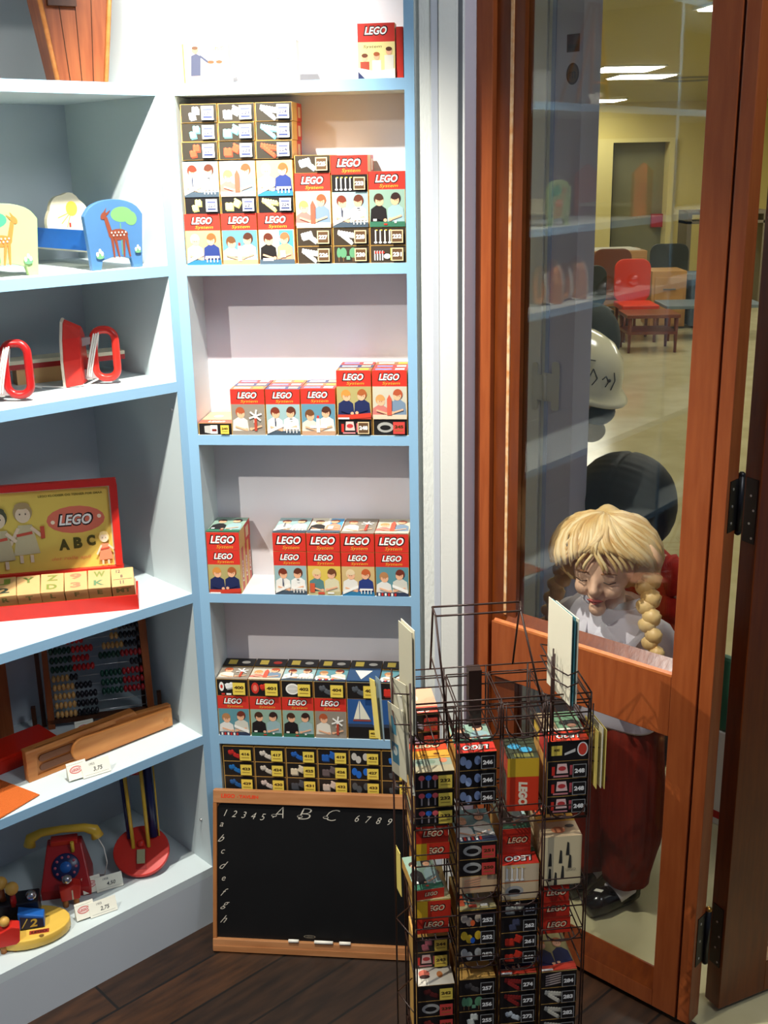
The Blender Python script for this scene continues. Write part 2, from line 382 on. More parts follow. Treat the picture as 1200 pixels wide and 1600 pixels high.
b = MB(); b.box(0.116, 0.48, 0.02, 0.024, 0.085, 2.0); obj('glass_pane', b, GLASS, d2)
# dark hinges where the two leaves meet
for (z0, z1) in ((1.008, 1.108), (0.135, 0.252)):
    b = MB(); zc = (z0 + z1) / 2
    b.cyl((0.1085, 0.044), 0.006, z0, z1, 0, 14); b.ball((0.1085, 0.044, z1), 0.0065, 1 if z0 < 0.5 else 0, 10, 6); b.ball((0.1085, 0.044, z0), 0.0065, 0, 10, 6)
    b.box(0.105, 0.1065, 0.010, 0.040, z0 + 0.005, z1 - 0.005, 0)
    h = obj('hinge', b, [BLACK, mat('brass', (200, 150, 70), 0.3, metal=1.0)], d1)
    b2 = MB()
    for k in range(3): b2.cyl((0.02, z0 + 0.02 + k * (z1 - z0 - 0.04) / 2), 0.0025, 0.1065, 0.1075, 0, 10, 'x')
    obj('screw', b2, mat('steel', (190, 190, 190), 0.3, metal=0.9), h)
    b = MB(); b.box(-0.0015, 0.0, 0.006, 0.034, z0 - 0.03, z1 - 0.015, 0); h2 = obj('hinge', b, BLACK, d2)
    b2 = MB()
    for k in range(4): b2.cyl((0.012 + 0.008 * (k % 2), z0 - 0.02 + k * (z1 - z0 + 0.0) / 4), 0.0022, -0.0025, -0.0015, 0, 10, 'x')
    obj('screw', b2, mat('steel', (190, 190, 190), 0.3, metal=0.9), h2)

# white-grey jamb standing behind the glass, with an H hinge and two stickers
JW = mat('jamb_white', (232, 234, 228), 0.5, 0.3); JB = mat('jamb_blue_grey', (168, 182, 214), 0.5, 0.3)
b = MB(); b.box(-0.640, -0.590, 0.45, 0.52, 0, 2.3, 0); b.box(-0.588, -0.5755, 0.455, 0.52, 0, 2.3, 0); b.box(-0.5745, -0.5655, 0.447, 0.52, 0, 2.3, 1); b.box(-0.5655, -0.498, 0.45, 0.52, 0, 2.3, 2)
j = struct(obj('trim_5', b, [JW, JB, mat('jamb_lilac', (206, 206, 222), 0.5, 0.3)], M=FD))
b = MB()
def rr(x0, x1, z0, z1, r, n=5):
    p = []
    for (cx, cz, a) in ((x1 - r, z0 + r, -90), (x1 - r, z1 - r, 0), (x0 + r, z1 - r, 90), (x0 + r, z0 + r, 180)):
        for k in range(n + 1):
            t = R_(a + 90 * k / n); p.append((cx + r * math.cos(t), cz + r * math.sin(t)))
    return p
b.prism(rr(-0.606, -0.591, 1.06, 1.172, 0.006), 0.4435, 0.446, 'y'); b.prism(rr(-0.591, -0.5725, 1.085, 1.145, 0.002), 0.4435, 0.446, 'y')
b.prism(rr(-0.552, -0.532, 1.065, 1.178, 0.007), 0.4435, 0.446, 'y'); b.prism(rr(-0.5665, -0.552, 1.085, 1.15, 0.002), 0.4435, 0.446, 'y')
b.cyl((-0.5695, 0.4425), 0.0045, 1.085, 1.15, 0, 12)
obj('hinge', b, mat('hinge_grey_paint', (206, 206, 192), 0.4, 0.4), j)
a = Art(); a.ell(-0.522, 1.792, 0.016, 0.022, (70, 40, 30)); a.ell(-0.522, 1.792, 0.013, 0.018, (110, 78, 48)); a.text('m', -0.522, 1.79, 0.014, (50, 30, 20), 0.03, wid=0.016)
a.rect(-0.538, 1.835, -0.506, 1.87, (92, 50, 42)); a.rect(-0.535, 1.838, -0.509, 1.85, (60, 34, 30))
a.build('sticker', 'front', j, 0, 0.4495, 0)

# ================================================================ TOY BOXES
CARD = mat('carton_ochre', (206, 160, 84), 0.55, 0.3)
KRAFT = mat('carton_black', (30, 28, 26), 0.42, 0.45)
CRED = mat('carton_red', (202, 48, 34), 0.42, 0.45)
CYEL = mat('carton_yellow', (222, 176, 50), 0.42, 0.45)
BW, BH, BT = 0.0672, 0.0925, 0.0315     # width, tall height, thickness
RED = (206, 52, 40); YEL = (232, 204, 84); BLK = (30, 27, 26); WHT = (240, 238, 230); BLU = (38, 98, 178); SKIN = (232, 176, 138); ORG = (226, 96, 40)
rnd = random.Random(5)

def photo(a, x0, y0, x1, y1, kind):
    """printed picture of children playing: flat shapes"""
    W, H = x1 - x0, y1 - y0
    X = lambda u: x0 + u * W
    Y = lambda v: y0 + v * H
    P = {
        'navy':   ((172, 160, 104), (206, 140, 66), (36, 44, 84), (166, 92, 48), (36, 44, 84), (196, 70, 50)),
        'white':  ((150, 178, 178), (120, 52, 34), (236, 232, 222), (96, 50, 34), (236, 234, 226), (70, 84, 96)),
        'tower':  ((96, 142, 160), (110, 70, 40), (214, 206, 190), (80, 46, 32), (228, 222, 206), (190, 150, 120)),
        'rose':   ((196, 190, 170), (204, 150, 90), (200, 120, 110), (176, 84, 52), (120, 140, 160), (214, 196, 170)),
        'grey':   ((142, 132, 118), (170, 84, 50), (224, 218, 202), (200, 190, 170), (200, 190, 170), (150, 138, 124)),
        'green':  ((140, 168, 150), (70, 44, 30), (34, 30, 30), (52, 34, 30), (150, 178, 180), (56, 110, 84)),
        'yellow': ((214, 186, 84), (222, 196, 140), (90, 130, 130), (110, 66, 40), (214, 206, 170), (190, 178, 130)),
        'tan':    ((202, 174, 120), (222, 200, 160), (224, 220, 210), (190, 92, 50), (44, 60, 120), (50, 120, 160)),
        'teal':   ((92, 142, 150), (176, 124, 80), (224, 222, 214), (110, 50, 36), (206, 204, 190), (52, 62, 84)),
        'window': ((226, 216, 190), (96, 44, 30), (34, 30, 28), (170, 110, 70), (206, 150, 120), (80, 96, 110)),
    }[kind]
    bg, h1, s1, h2, s2, tb = P
    a.rect(x0, y0, x1, y1, bg)
    if kind == 'window': a.rect(X(.58), Y(.25), X(.98), Y(.98), (80, 160, 214)); a.rect(X(.5), Y(.1), X(.56), Y(1), WHT)
    c1 = (.26, .70) if kind != 'rose' else (.22, .55)
    if kind in ('teal', 'tower'): c1 = (.24, .62)
    c2 = (.74, .72); hr = .125
    for (c, hc, s) in ((c1, h1, s1), (c2, h2, s2)):
        if kind == 'grey' and c is c2: continue
        a.poly([(X(c[0] - .25), Y(.06)), (X(c[0] + .25), Y(.06)), (X(c[0] + .21), Y(c[1] - .22)), (X(c[0] + .07), Y(c[1] - .12)), (X(c[0] - .07), Y(c[1] - .12)), (X(c[0] - .22), Y(c[1] - .22))], s)
        a.ell(X(c[0]), Y(c[1] + .05), hr * W * 1.12, hr * W * 1.22, hc)
        a.ell(X(c[0] + (.02 if c is c1 else -.02)), Y(c[1] - .015), hr * W * .92, hr * W * 1.02, SKIN)
        a.ell(X(c[0] + (.025 if c is c1 else -.025)), Y(c[1] + .075), hr * W * .9, hr * W * .55, hc)
        a.rect(X(c[0] - .03), Y(c[1] - .02), X(c[0] - .01), Y(c[1]), (80, 50, 40)); a.rect(X(c[0] + .03), Y(c[1] - .02), X(c[0] + .05), Y(c[1]), (80, 50, 40))
    a.rect(x0, y0, x1, Y(.14), tb)
    a.line((X(.1), Y(.28)), (X(.42), Y(.17)), .05 * W, SKIN if kind not in ('navy', 'green') else s1); a.ell(X(.44), Y(.18), .05 * W, .045 * W, SKIN)
    a.line((X(.9), Y(.3)), (X(.6), Y(.2)), .05 * W, SKIN if kind not in ('navy', 'tan') else s2); a.ell(X(.58), Y(.2), .05 * W, .045 * W, SKIN)
    if kind == 'tower': a.rect(X(.44), Y(.1), X(.54), Y(.55), WHT); a.rect(X(.46), Y(.55), X(.52), Y(.64), RED); a.rect(X(.25), Y(.24), X(.75), Y(.32), WHT)
    elif kind == 'rose': a.rect(X(.42), Y(.12), X(.56), Y(.62), (206, 92, 70)); a.poly([(X(.42), Y(.62)), (X(.56), Y(.62)), (X(.49), Y(.76))], (206, 92, 70))
    elif kind == 'grey':
        for t in (20, 80, 140): a.line((X(.72) - .2 * W * math.cos(R_(t)), Y(.62) - .2 * W * math.sin(R_(t))), (X(.72) + .2 * W * math.cos(R_(t)), Y(.62) + .2 * W * math.sin(R_(t))), .05 * W, WHT)
        a.rect(X(.68), Y(.14), X(.76), Y(.55), (180, 70, 50))
    elif kind in ('white', 'tan'):
        a.poly([(X(.02), Y(.05)), (X(.5), Y(.28)), (X(.5), Y(.36)), (X(.02), Y(.16))], WHT)
        a.rect(X(.55), Y(.2), X(.95), Y(.26), WHT); [a.rect(X(.58 + .1 * i), Y(.08), X(.61 + .1 * i), Y(.2), WHT) for i in range(4)]
        if kind == 'white': a.rect(X(.25), Y(.3), X(.28), Y(.56), (40, 50, 80)); a.rect(X(.7), Y(.52), X(.78), Y(.55), (40, 40, 50))
    elif kind == 'teal':
        a.poly([(X(.5), Y(.42)), (X(.98), Y(.22)), (X(.98), Y(.1)), (X(.5), Y(.32))], WHT); [a.rect(X(.06 + .1 * i), Y(.02), X(.12 + .1 * i), Y(.12), RED if i % 2 else WHT) for i in range(6)]
    elif kind == 'navy': a.poly([(X(.4), Y(.0)), (X(1), Y(.06)), (X(1), Y(.2)), (X(.4), Y(.14))], (204, 62, 44)); a.rect(X(.02), Y(.0), X(.35), Y(.05), WHT)
    elif kind == 'green': a.rect(X(.1), Y(.16), X(.2), Y(.22), WHT); a.rect(X(.4), Y(.05), X(.5), Y(.09), RED); a.rect(X(.7), Y(.1), X(.76), Y(.16), WHT)
    elif kind == 'window': a.rect(X(.1), Y(.1), X(.4), Y(.18), WHT); a.rect(X(.6), Y(.2), X(.75), Y(.4), WHT)
    elif kind == 'yellow': a.rect(X(.05), Y(.1), X(.2), Y(.42), (206, 92, 60)); a.rect(X(.3), Y(.04), X(.5), Y(.12), (206, 80, 60)); a.rect(X(.6), Y(.06), X(.8), Y(.12), WHT)

def brickpic(a, kind, x0, x1, h, col):
    """the parts drawn on the black end of a box"""
    W = x1 - x0; X = lambda u: x0 + u * W; Y = lambda v: v * h
    dk = tuple(int(c * .72) for c in col)
    def brick(cx, cy, w_, h_, t=0, studs=2):
        q = []
        for (p, r) in ((-w_ / 2, -h_ / 2), (w_ / 2, -h_ / 2), (w_ / 2, h_ / 2), (-w_ / 2, h_ / 2)):
            c_, s_ = math.cos(R_(t)), math.sin(R_(t)); q.append((cx + p * c_ - r * s_, cy + p * s_ + r * c_))
        a.poly([(x + h * .06, y - h * .08) for x, y in q], dk); a.poly(q, col)
        for i in range(studs):
            u = (i + .5) / studs - .5; a.ell(cx + u * w_ * math.cos(R_(t)), cy + u * w_ * math.sin(R_(t)) + h_ * .42, h * .07, h * .06, tuple(min(255, int(c * 1.12)) for c in col), n=10)
    if kind == 'pair': brick(X(.28), Y(.42), W * .42, h * .42, 0); brick(X(.72), Y(.62), W * .34, h * .42, -28)
    elif kind == 'single': brick(X(.6), Y(.66), W * .34, h * .34, 0); brick(X(.42), Y(.36), W * .32, h * .34, 10)
    elif kind == 'bars': brick(X(.5), Y(.66), W * .88, h * .22, -10, 6); brick(X(.52), Y(.40), W * .72, h * .2, -38, 5)
    elif kind == 'wedge': brick(X(.35), Y(.6), W * .6, h * .34, 14, 4); brick(X(.66), Y(.42), W * .5, h * .26, -36, 3)
    elif kind == 'plates': brick(X(.32), Y(.62), W * .36, h * .22, 12, 2); brick(X(.66), Y(.4), W * .4, h * .24, -24, 2)
    elif kind == 'posts':
        for i in range(4): u = X(.12 + .25 * i); a.line((u, Y(.15)), (u, Y(.85)), h * .07, WHT); a.line((u, Y(.85)), (u + h * .12, Y(.85)), h * .06, YEL); a.ell(u, Y(.15), h * .1, h * .06, WHT, n=10)
    elif kind == 'trees':
        for u, r in ((.1, .12), (.34, .2), (.86, .22)): a.ell(X(u), Y(.6), h * r, h * .3, (96, 150, 110)); a.rect(X(u) - h * .03, Y(.1), X(u) + h * .03, Y(.35), (120, 90, 60))
        a.rect(X(.5), Y(.2), X(.7), Y(.42), (110, 160, 126))
    elif kind == 'flags':
        for i in range(4): u = X(.06 + .14 * i); a.line((u, Y(.15)), (u, Y(.7)), h * .07, WHT); a.poly([(u, Y(.7)), (u + h * .14, Y(.6)), (u, Y(.5))], RED)
        a.ell(X(.72), Y(.38), h * .2, h * .15, WHT); a.rect(X(.9), Y(.15), X(.94), Y(.85), YEL)
    elif kind == 'signs':
        for u, c in ((.15, (206, 84, 90)), (.48, (52, 110, 200)), (.8, (214, 90, 96))): a.line((X(u), Y(.12)), (X(u), Y(.6)), h * .08, (150, 140, 140)); a.ell(X(u), Y(.68), h * .16, h * .15, c)
    elif kind == 'wheels': a.ell(X(.2), Y(.5), h * .22, h * .34, RED); a.ell(X(.2), Y(.5), h * .12, h * .2, (226, 120, 100)); brick(X(.7), Y(.6), W * .4, h * .26, 14, 2)
    elif kind == 'wheelpair': a.ell(X(.12), Y(.55), h * .14, h * .28, WHT); a.ell(X(.12), Y(.55), h * .07, h * .12, RED); brick(X(.6), Y(.62), W * .5, h * .3, 14, 2); a.rect(X(.1), Y(.05), X(.3), Y(.16), RED); a.rect(X(.4), Y(.05), X(.7), Y(.16), WHT)
    elif kind == 'plate': a.ell(X(.5), Y(.5), W * .42, h * .34, WHT); a.ell(X(.5), Y(.5), W * .33, h * .25, (206, 204, 196)); a.line((X(.2), Y(.5)), (X(.8), Y(.5)), h * .04, WHT)
    elif kind == 'house': a.poly([(X(.15), Y(.2)), (X(.5), Y(.1)), (X(.5), Y(.8)), (X(.15), Y(.75))], (190, 186, 178)); a.rect(X(.5), Y(.1), X(.9), Y(.82), WHT); a.rect(X(.58), Y(.3), X(.85), Y(.5), (120, 40, 30))
    elif kind == 'windows': a.rect(X(.02), Y(.2), X(.16), Y(.7), RED); a.poly([(X(.24), Y(.3)), (X(.78), Y(.3)), (X(.7), Y(.85)), (X(.28), Y(.85))], (234, 196, 186)); a.ell(X(.5), Y(.58), h * .2, h * .13, (190, 60, 60)); a.rect(X(.86), Y(.2), X(.98), Y(.75), (204, 90, 100)); a.rect(X(.1), Y(.1), X(.8), Y(.2), (200, 130, 130))
    elif kind == 'ring': a.ell(X(.5), Y(.5), W * .46, h * .32, (170, 168, 160)); a.ell(X(.5), Y(.48), W * .3, h * .16, BLK)
    elif kind == 'dots':
        for u, v in ((.1, .55), (.36, .35), (.8, .55)): a.ell(X(u), Y(v), h * .17, h * .26, col)
    elif kind == 'grille':
        for i in range(5): a.line((X(.1), Y(.15 + .15 * i)), (X(.9), Y(.3 + .15 * i)), h * .08, col)

def label_sq(a, num, x1, h, style):
    if not num: return
    s = h * .74; x0 = x1 - s * .95; y0 = h * .13
    if style == 'w':
        a.rect(x0, y0, x1, y0 + s, WHT); a.rect(x0 + s * .12, y0 + s * .68, x1 - s * .12, y0 + s * .82, (90, 96, 130)); a.text(num, (x0 + x1) / 2, y0 + s * .48, s * .26, (60, 60, 90), .03, wid=s * .62); a.rect(x0 + s * .12, y0 + s * .14, x1 - s * .12, y0 + s * .27, (60, 70, 110))
    elif style == 'f':
        a.rect(x0, y0, x1, y0 + s, (222, 196, 150)); a.rect(x0 + s * .08, y0 + s * .08, x1 - s * .08, y0 + s * .92, (96, 70, 46)); a.text(num, (x0 + x1) / 2, y0 + s * .5, s * .34, WHT, .05, wid=s * .7)
    elif style == 'k':
        a.rect(x0, y0, x1, y0 + s, (150, 150, 146)); a.rect(x0 + s * .05, y0 + s * .05, x1 - s * .05, y0 + s * .95, BLK); a.text(num, (x0 + x1) / 2, y0 + s * .5, s * .34, WHT, .05, wid=s * .7)
    else:
        c = {'y': YEL, 'r': (206, 70, 62)}[style]; a.rect(x0, y0, x1, y0 + s, c); a.text(num, (x0 + x1) / 2, y0 + s * .6, s * .26, (70, 50, 20), .05, wid=s * .72); a.rect(x0 + s * .15, y0 + s * .25, x1 - s * .15, y0 + s * .3, (150, 120, 50))

def endart(parent, W, H, spec, dark=BLK):
    kind, col, num, style = spec
    a = Art(); a.rect(0.0012, 0.0004, W - 0.0004, H - 0.0006, dark); brickpic(a, kind, W * .10, W * .62, H, col); a.build('printed_picture', 'front', parent)
    if num: a = Art(); a.n = 40; label_sq(a, num, W * .93, H, style); a.build('number_label', 'front', parent)
def bandart(parent, W, z0, z1, script=True, flip=False):
    a = Art(); a.rect(0.0, z0, W, z1, RED); h = z1 - z0
    a.logo(W * .5, z0 + h * .6, h * .42, rot=180 if flip else 0)
    if script: a.text('System', W * .55, z0 + h * .18, h * .24, (240, 176, 60), 0.0, .35, wid=W * .5)
    a.build('logo_band', 'front', parent)
def sides(parent, W, D, H, tall):
    a = Art(); a.rect(0.001, 0.0, D * .5, H, (226, 178, 96)); a.rect(D * .5, 0.0, D, H, RED)
    if tall: a.text('LEGO', D * .74, H * .45, D * .3, WHT, .05, .2, rot=90, wid=H * .5)
    else: a.rect(D * .6, H * .2, D * .85, H * .8, (226, 200, 160))
    a.build('side_print', 'right', parent, W, 0, 0)

def carton(F, x, y, z, W, D, H, label, group, mt, rz=0, name='toy_box'):
    M = at(F, x, y, z, rz)
    b = MB(); b.box(0, W, 0, D, 0, H)
    o = obj(name, b, mt, None, M); tag(o, label, 'toy box', group); return o
def flat_box(F, x, y, z, spec, label, group, W=BW, H=BT, D=0.1, rz=0, top=None, dark=BLK, side=False):
    o = carton(F, x, y, z, W, D, H, label, group, CARD, rz); endart(o, W, H, spec, dark)
    if top: topart(o, W, D, H, top)
    if side: sides(o, W, D, H, False)
    return o
def topart(o, W, D, H, kind):
    a = Art()
    if kind == 'logo': a.rect(0, 0, W, D * .30, RED); a.logo(W * .5, D * .16, D * .13); photo(a, 0, D * .30, W, D, 'yellow')
    elif kind == 'logoflip': a.rect(0, 0, W, D * .34, RED); a.logo(W * .5, D * .17, D * .15, rot=180); photo(a, 0, D * .34, W, D, 'green')
    elif kind == 'triple':
        pass
    elif kind == 'pale': a.rect(0, 0, W, D, (226, 210, 180)); a.ell(W * .3, D * .4, W * .1, W * .1, (200, 90, 70)); a.ell(W * .62, D * .6, W * .12, W * .1, (150, 180, 160)); a.rect(W * .5, D * .1, W * .9, D * .25, (210, 190, 150))
    elif kind == 'redpale': a.rect(0, 0, W, D * .28, (222, 90, 70)); a.text('LEGO', W * .52, D * .13, D * .1, WHT, .05, .2, wid=W * .5); a.rect(0, D * .28, W, D, (230, 168, 134)); a.ell(W * .4, D * .6, W * .15, D * .12, (240, 210, 180))
    else: photo(a, 0, 0, W, D, kind)
    a.build('top_print', 'top', o, 0, 0, H)
def tall_box(F, x, y, z, kind, label, group, W=BW, H=BH, D=BT, order='logo', spec=None, rz=0, strip=None, tall_side=True):
    """order: logo band on top / dark end strip at top / dark end strip at the bottom"""
    o = carton(F, x, y, z, W, D, H, label, group, CARD, rz)
    e = H * .325
    a = Art()
    if order == 'logo': photo(a, 0.0008, 0.0, W - 0.0008, H - e, kind); a.build('printed_picture', 'front', o); bandart(o, W, H - e, H)
    elif order == 'bottom':
        photo(a, 0.0008, e, W - 0.0008, H, kind); a.build('printed_picture', 'front', o)
        a = Art(); a.rect(0.0008, 0, W - .0008, e, BLK); brickpic(a, spec[0], W * .08, W * .58, e, spec[1]); a.n = 40; label_sq(a, spec[2], W * .93, e, spec[3]); a.build('number_label', 'front', o)
    elif order == 'top':
        photo(a, 0.0008, 0, W - 0.0008, H - e, kind); a.build('printed_picture', 'front', o)
        a = Art(); a.rect(0.0008, 0, W - .0008, e, BLK); brickpic(a, spec[0], W * .08, W * .58, e, spec[1]); a.n = 40; label_sq(a, spec[2], W * .93, e, spec[3]); a.build('number_label', 'front', o, 0, 0, H - e)
    if strip:
        a = Art(); a.rect(0, 0, W, D, strip[0]); a.rect(W * .08, D * .25, W * .55, D * .7, strip[1]); a.rect(W * .65, D * .2, W * .92, D * .75, strip[2]); a.build('top_print', 'top', o, 0, 0, H)
    if tall_side: sides(o, W, D, H, True)
    return o

ORD = ['first', 'second', 'third', 'fourth', 'fifth', 'sixth']
WH3 = (236, 236, 232); LB = (120, 196, 208); RD = (224, 84, 54); YL = (232, 220, 130)
# ---- top shelf (under the lamp): its glare is painted into the two wide boxes
z = 1.763
o = carton(FR, 0.030, 0.004, z, 0.092, 0.03, 0.066, 'glare-bleached wide box with a dark-suited man and children, left end of the top shelf', 'boxes on the top shelf', mat('carton_bleached', (238, 232, 214), 0.5))
a = Art(); a.rect(0.012, 0.001, 0.091, 0.065, (240, 236, 222)); a.poly([(0.022, 0.012), (0.040, 0.012), (0.042, 0.045), (0.034, 0.050), (0.024, 0.046)], (60, 64, 84)); a.ell(0.032, 0.055, 0.006, 0.006, (186, 130, 90)); a.ell(0.032, 0.059, 0.006, 0.003, (90, 60, 40)); a.line((0.040, 0.046), (0.056, 0.034), 0.004, (60, 64, 84))
for cx in (0.060, 0.075): a.ell(cx, 0.030, 0.006, 0.0065, SKIN); a.ell(cx, 0.035, 0.006, 0.003, (110, 70, 40)); a.rect(cx - .007, 0.008, cx + .007, 0.024, (222, 214, 196))
a.rect(0.014, 0.004, 0.086, 0.012, (214, 180, 140)); a.text('LEGO', 0.075, 0.058, 0.006, (150, 120, 60), .02, .2); a.build('printed_picture', 'front', o)
a = Art(); a.rect(0, 0, 0.012, 0.066, (214, 190, 130)); a.rect(0.009, 0, 0.0115, 0.066, (236, 150, 60)); a.build('side_print', 'front', o)
o = carton(FR, 0.137, 0.004, z, 0.108, 0.03, 0.068, 'glare-bleached wide box in the middle of the top shelf', 'boxes on the top shelf', _M['carton_bleached'])
a = Art(); a.rect(0.001, 0.001, 0.107, 0.067, (242, 240, 232)); a.rect(0.018, 0.0, 0.0195, 0.068, (226, 214, 180)); a.rect(0.088, 0.0, 0.0895, 0.068, (226, 214, 180))
for cx, cy in ((.035, .04), (.055, .03), (.05, .052), (.07, .02), (.075, .05)): a.ell(cx, cy, .004, .004, (232, 216, 190)); a.rect(cx - .004, cy - .012, cx + .004, cy - .005, (234, 226, 206))
a.build('printed_picture', 'front', o)
o = carton(FR, 0.3545, 0.004, z, 0.0655, 0.033, 0.0905, 'red-banded box with three children around a table, right end of top shelf', 'boxes on the top shelf', CARD)
a = Art(); a.rect(0, 0, 0.0655, 0.060, (244, 224, 150)); a.text('System', 0.026, 0.052, 0.006, (60, 40, 20), 0, .3, wid=.032)
for cx, cy, s_, c in ((.012, .028, (170, 70, 50), (110, 60, 40)), (.033, .030, (232, 226, 210), (170, 90, 50)), (.055, .038, (226, 222, 206), (90, 50, 30))):
    a.rect(cx - .008, .006, cx + .008, cy, s_); a.ell(cx, cy + .006, .005, .006, SKIN); a.ell(cx, cy + .010, .0055, .0035, c)
a.poly([(0, 0), (.0655, 0), (.0655, .016), (.03, .012), (0, .018)], (236, 232, 222)); a.poly([(0, .012), (.012, 0), (0, 0)], (40, 50, 90)); a.build('printed_picture', 'front', o); bandart(o, 0.0655, 0.060, 0.0905, False); sides(o, 0.0655, .033, .0905, True)
carton(FR, 0.4225, 0.008, z, 0.0115, 0.09, 0.084, 'thin red-sided box squeezed against the right post of the top shelf', 'boxes on the top shelf', CRED)

# ---- second shelf: the big stack
z = 1.4432; G = 'toy boxes stacked on the second shelf'
xs = [0.0215, 0.0905, 0.1595]
kinds = ['tan', 'tower', 'window']; mids = ['white', 'rose', 'tan']; sp = ['single', 'pair', 'bars']
words = ['two small round bricks', 'two square bricks', 'two long bars']
nums = ['220', '221', '224']; what = ['left', 'middle', 'right']
pics = ['blond child and red-haired child on tan', 'two boys and a white tower', 'boy in black beside a window']
mpic = ['two boys in white shirts', 'boy with a red tower', 'pale picture of a white bridge']
for i, x in enumerate(xs):
    tall_box(FR, x + .0005 * i, 0.003, z, kinds[i], f'red-banded box showing {pics[i]}, bottom of the big stack', G)
    tall_box(FR, x + .003, 0.003, z + .0928, mids[i], f'box with {mpic[i]} above a yellow-brick end, middle of big stack', G, order='bottom', spec=(sp[i], YL, nums[i], 'w'))
    for k, (c, cn) in enumerate(((RD, 'red'), (LB, 'pale blue'), (WH3, 'white'))):
        flat_box(FR, x + .004 + .0012 * k, 0.003 + .002 * ((i + k) % 2), z + .1880 + k * .0325, (sp[i], c, nums[i], 'w'), f'flat dark box of {words[i]} in {cn}, upper part of big stack', G, H=.0318, side=(i == 2), dark=(52, 47, 38), top='pale' if k == 2 else None)
x = 0.2325
flat_box(FR, x, .003, z, ('bars', WH3, '226', 'f'), 'flat brown box of two white bars, bottom, touching the big stack', G, W=.0655, dark=(60, 50, 38))
flat_box(FR, x, .003, z + .0322, ('wedge', WH3, '227', 'f'), 'flat brown box of white wedge and bar, second from bottom beside big stack', G, W=.0655, dark=(60, 50, 38))
tall_box(FR, x, .003, z + .0648, 'rose', 'orange-banded box of two blond children, beside the big stack', G, W=.0655, H=.0965)
flat_box(FR, x + .001, .003, z + .1618, ('wedge', (214, 230, 236), '225', 'f'), 'flat brown box of pale wedge bricks on top of the orange-banded box', G, W=.0655, dark=(60, 50, 38), H=.031)
x = 0.3
flat_box(FR, x, .003, z, ('trees', LB, '230', 'f'), 'flat dark box showing green trees, bottom of its stack', G, dark=(56, 46, 36))
flat_box(FR, x, .003, z + .0322, ('bars', WH3, '228', 'f'), 'flat brown box of two spread white bars, resting on the tree box', G, dark=(60, 50, 38))
tall_box(FR, x, .003, z + .0648, 'white', 'box of two boys in white shirts under a lamp-post end strip', G, order='top', spec=('posts', WH3, '233', 'f'))
o = carton(FR, x, .003, z + .158, BW, .1, .0335, 'red box with white logo lying highest at the right of the second shelf', G, CARD); bandart(o, BW, 0, .0335); sides(o, BW, .1, .0335, False)
x = 0.3685
flat_box(FR, x, .003, z, ('flags', WH3, '231', 'f'), 'flat brown box showing road flags and a petrol pump sign', G, W=.0665, dark=(60, 50, 38))
flat_box(FR, x, .003, z + .0322, ('posts', WH3, '232', 'f'), 'flat brown box showing four lamp posts, low at the right', G, W=.0665, dark=(48, 38, 30))
tall_box(FR, x, .003, z + .0648, 'green', 'red-banded box of two children at a green table, against the post', G, W=.0665, H=.0975)

# ---- third shelf
z = 1.1155; G = 'toy boxes on the third shelf'
flat_box(FR, 0.0215, .003, z, ('house', WHT, '240', 'y'), 'small black box with a white house, under the left end of third shelf', G, W=.0665, H=.0235, top='redpale')
kk = [('grey', 'boy building a windmill'), ('white', 'two boys in white shirts and ties'), ('tower', 'two boys and a white bridge tower')]
stripc = [((150, 110, 70), (236, 226, 200), (236, 190, 70)), ((60, 66, 110), (220, 226, 240), (240, 220, 150)), ((190, 60, 60), (120, 140, 200), (230, 220, 210))]
for i, (k, d) in enumerate(kk):
    x = 0.0885 + i * .0692
    for r in range(3):
        lab = f'red-banded box of {d}, front of its row' if r == 0 else f'{"second" if r == 1 else "last"} box in the row behind the {d} box'
        bx = tall_box(FR, x, .003 + r * .0335, z + (.001 * r), k, lab, G, strip=stripc[(i + r) % 3], H=.0905 + .001 * (i == 2)) if r == 0 else None
        if r:
            bx = carton(FR, x, .003 + r * .0335, z, BW, BT, .0905, lab, G, CARD)
            a = Art(); s_ = stripc[(i + r) % 3]; a.rect(0, 0, BW, BT, s_[0]); a.rect(BW * .08, BT * .25, BW * .55, BT * .7, s_[1]); a.rect(BW * .65, BT * .2, BW * .92, BT * .75, s_[2]); a.build('top_print', 'top', bx, 0, 0, .0905)
for i, (k, d, e) in enumerate((('navy', 'two boys in navy jumpers', ('windows', WHT, '248', 'f')), ('rose', 'girl and boy with a red tower', ('ring', WHT, '245', 'r')))):
    x = 0.2975 + i * .0690
    flat_box(FR, x, .003, z, e, f'flat black box {"of red windows" if i == 0 else "of a white ring part with red label"} under the {["navy jumpers", "red tower"][i]} box', G, W=.0668, H=.032)
    for r in range(3):
        if r == 0: tall_box(FR, x, .003, z + .0325, k, f'red-banded box of {d}, raised on a flat box', G, W=.0668, strip=stripc[(i * 2) % 3], H=.094)
        else:
            bx = carton(FR, x, .003 + r * .0335, z + .0325, .0668, BT, .094, f'{"second" if r == 1 else "last"} box of the raised row behind the {["navy jumpers", "red tower"][i]} box', G, CARD)
            a = Art(); s_ = stripc[(i + r) % 3]; a.rect(0, 0, .0668, BT, s_[0]); a.rect(.006, BT * .25, .036, BT * .7, s_[1]); a.rect(.044, BT * .2, .062, BT * .75, s_[2]); a.build('top_print', 'top', bx, 0, 0, .094)

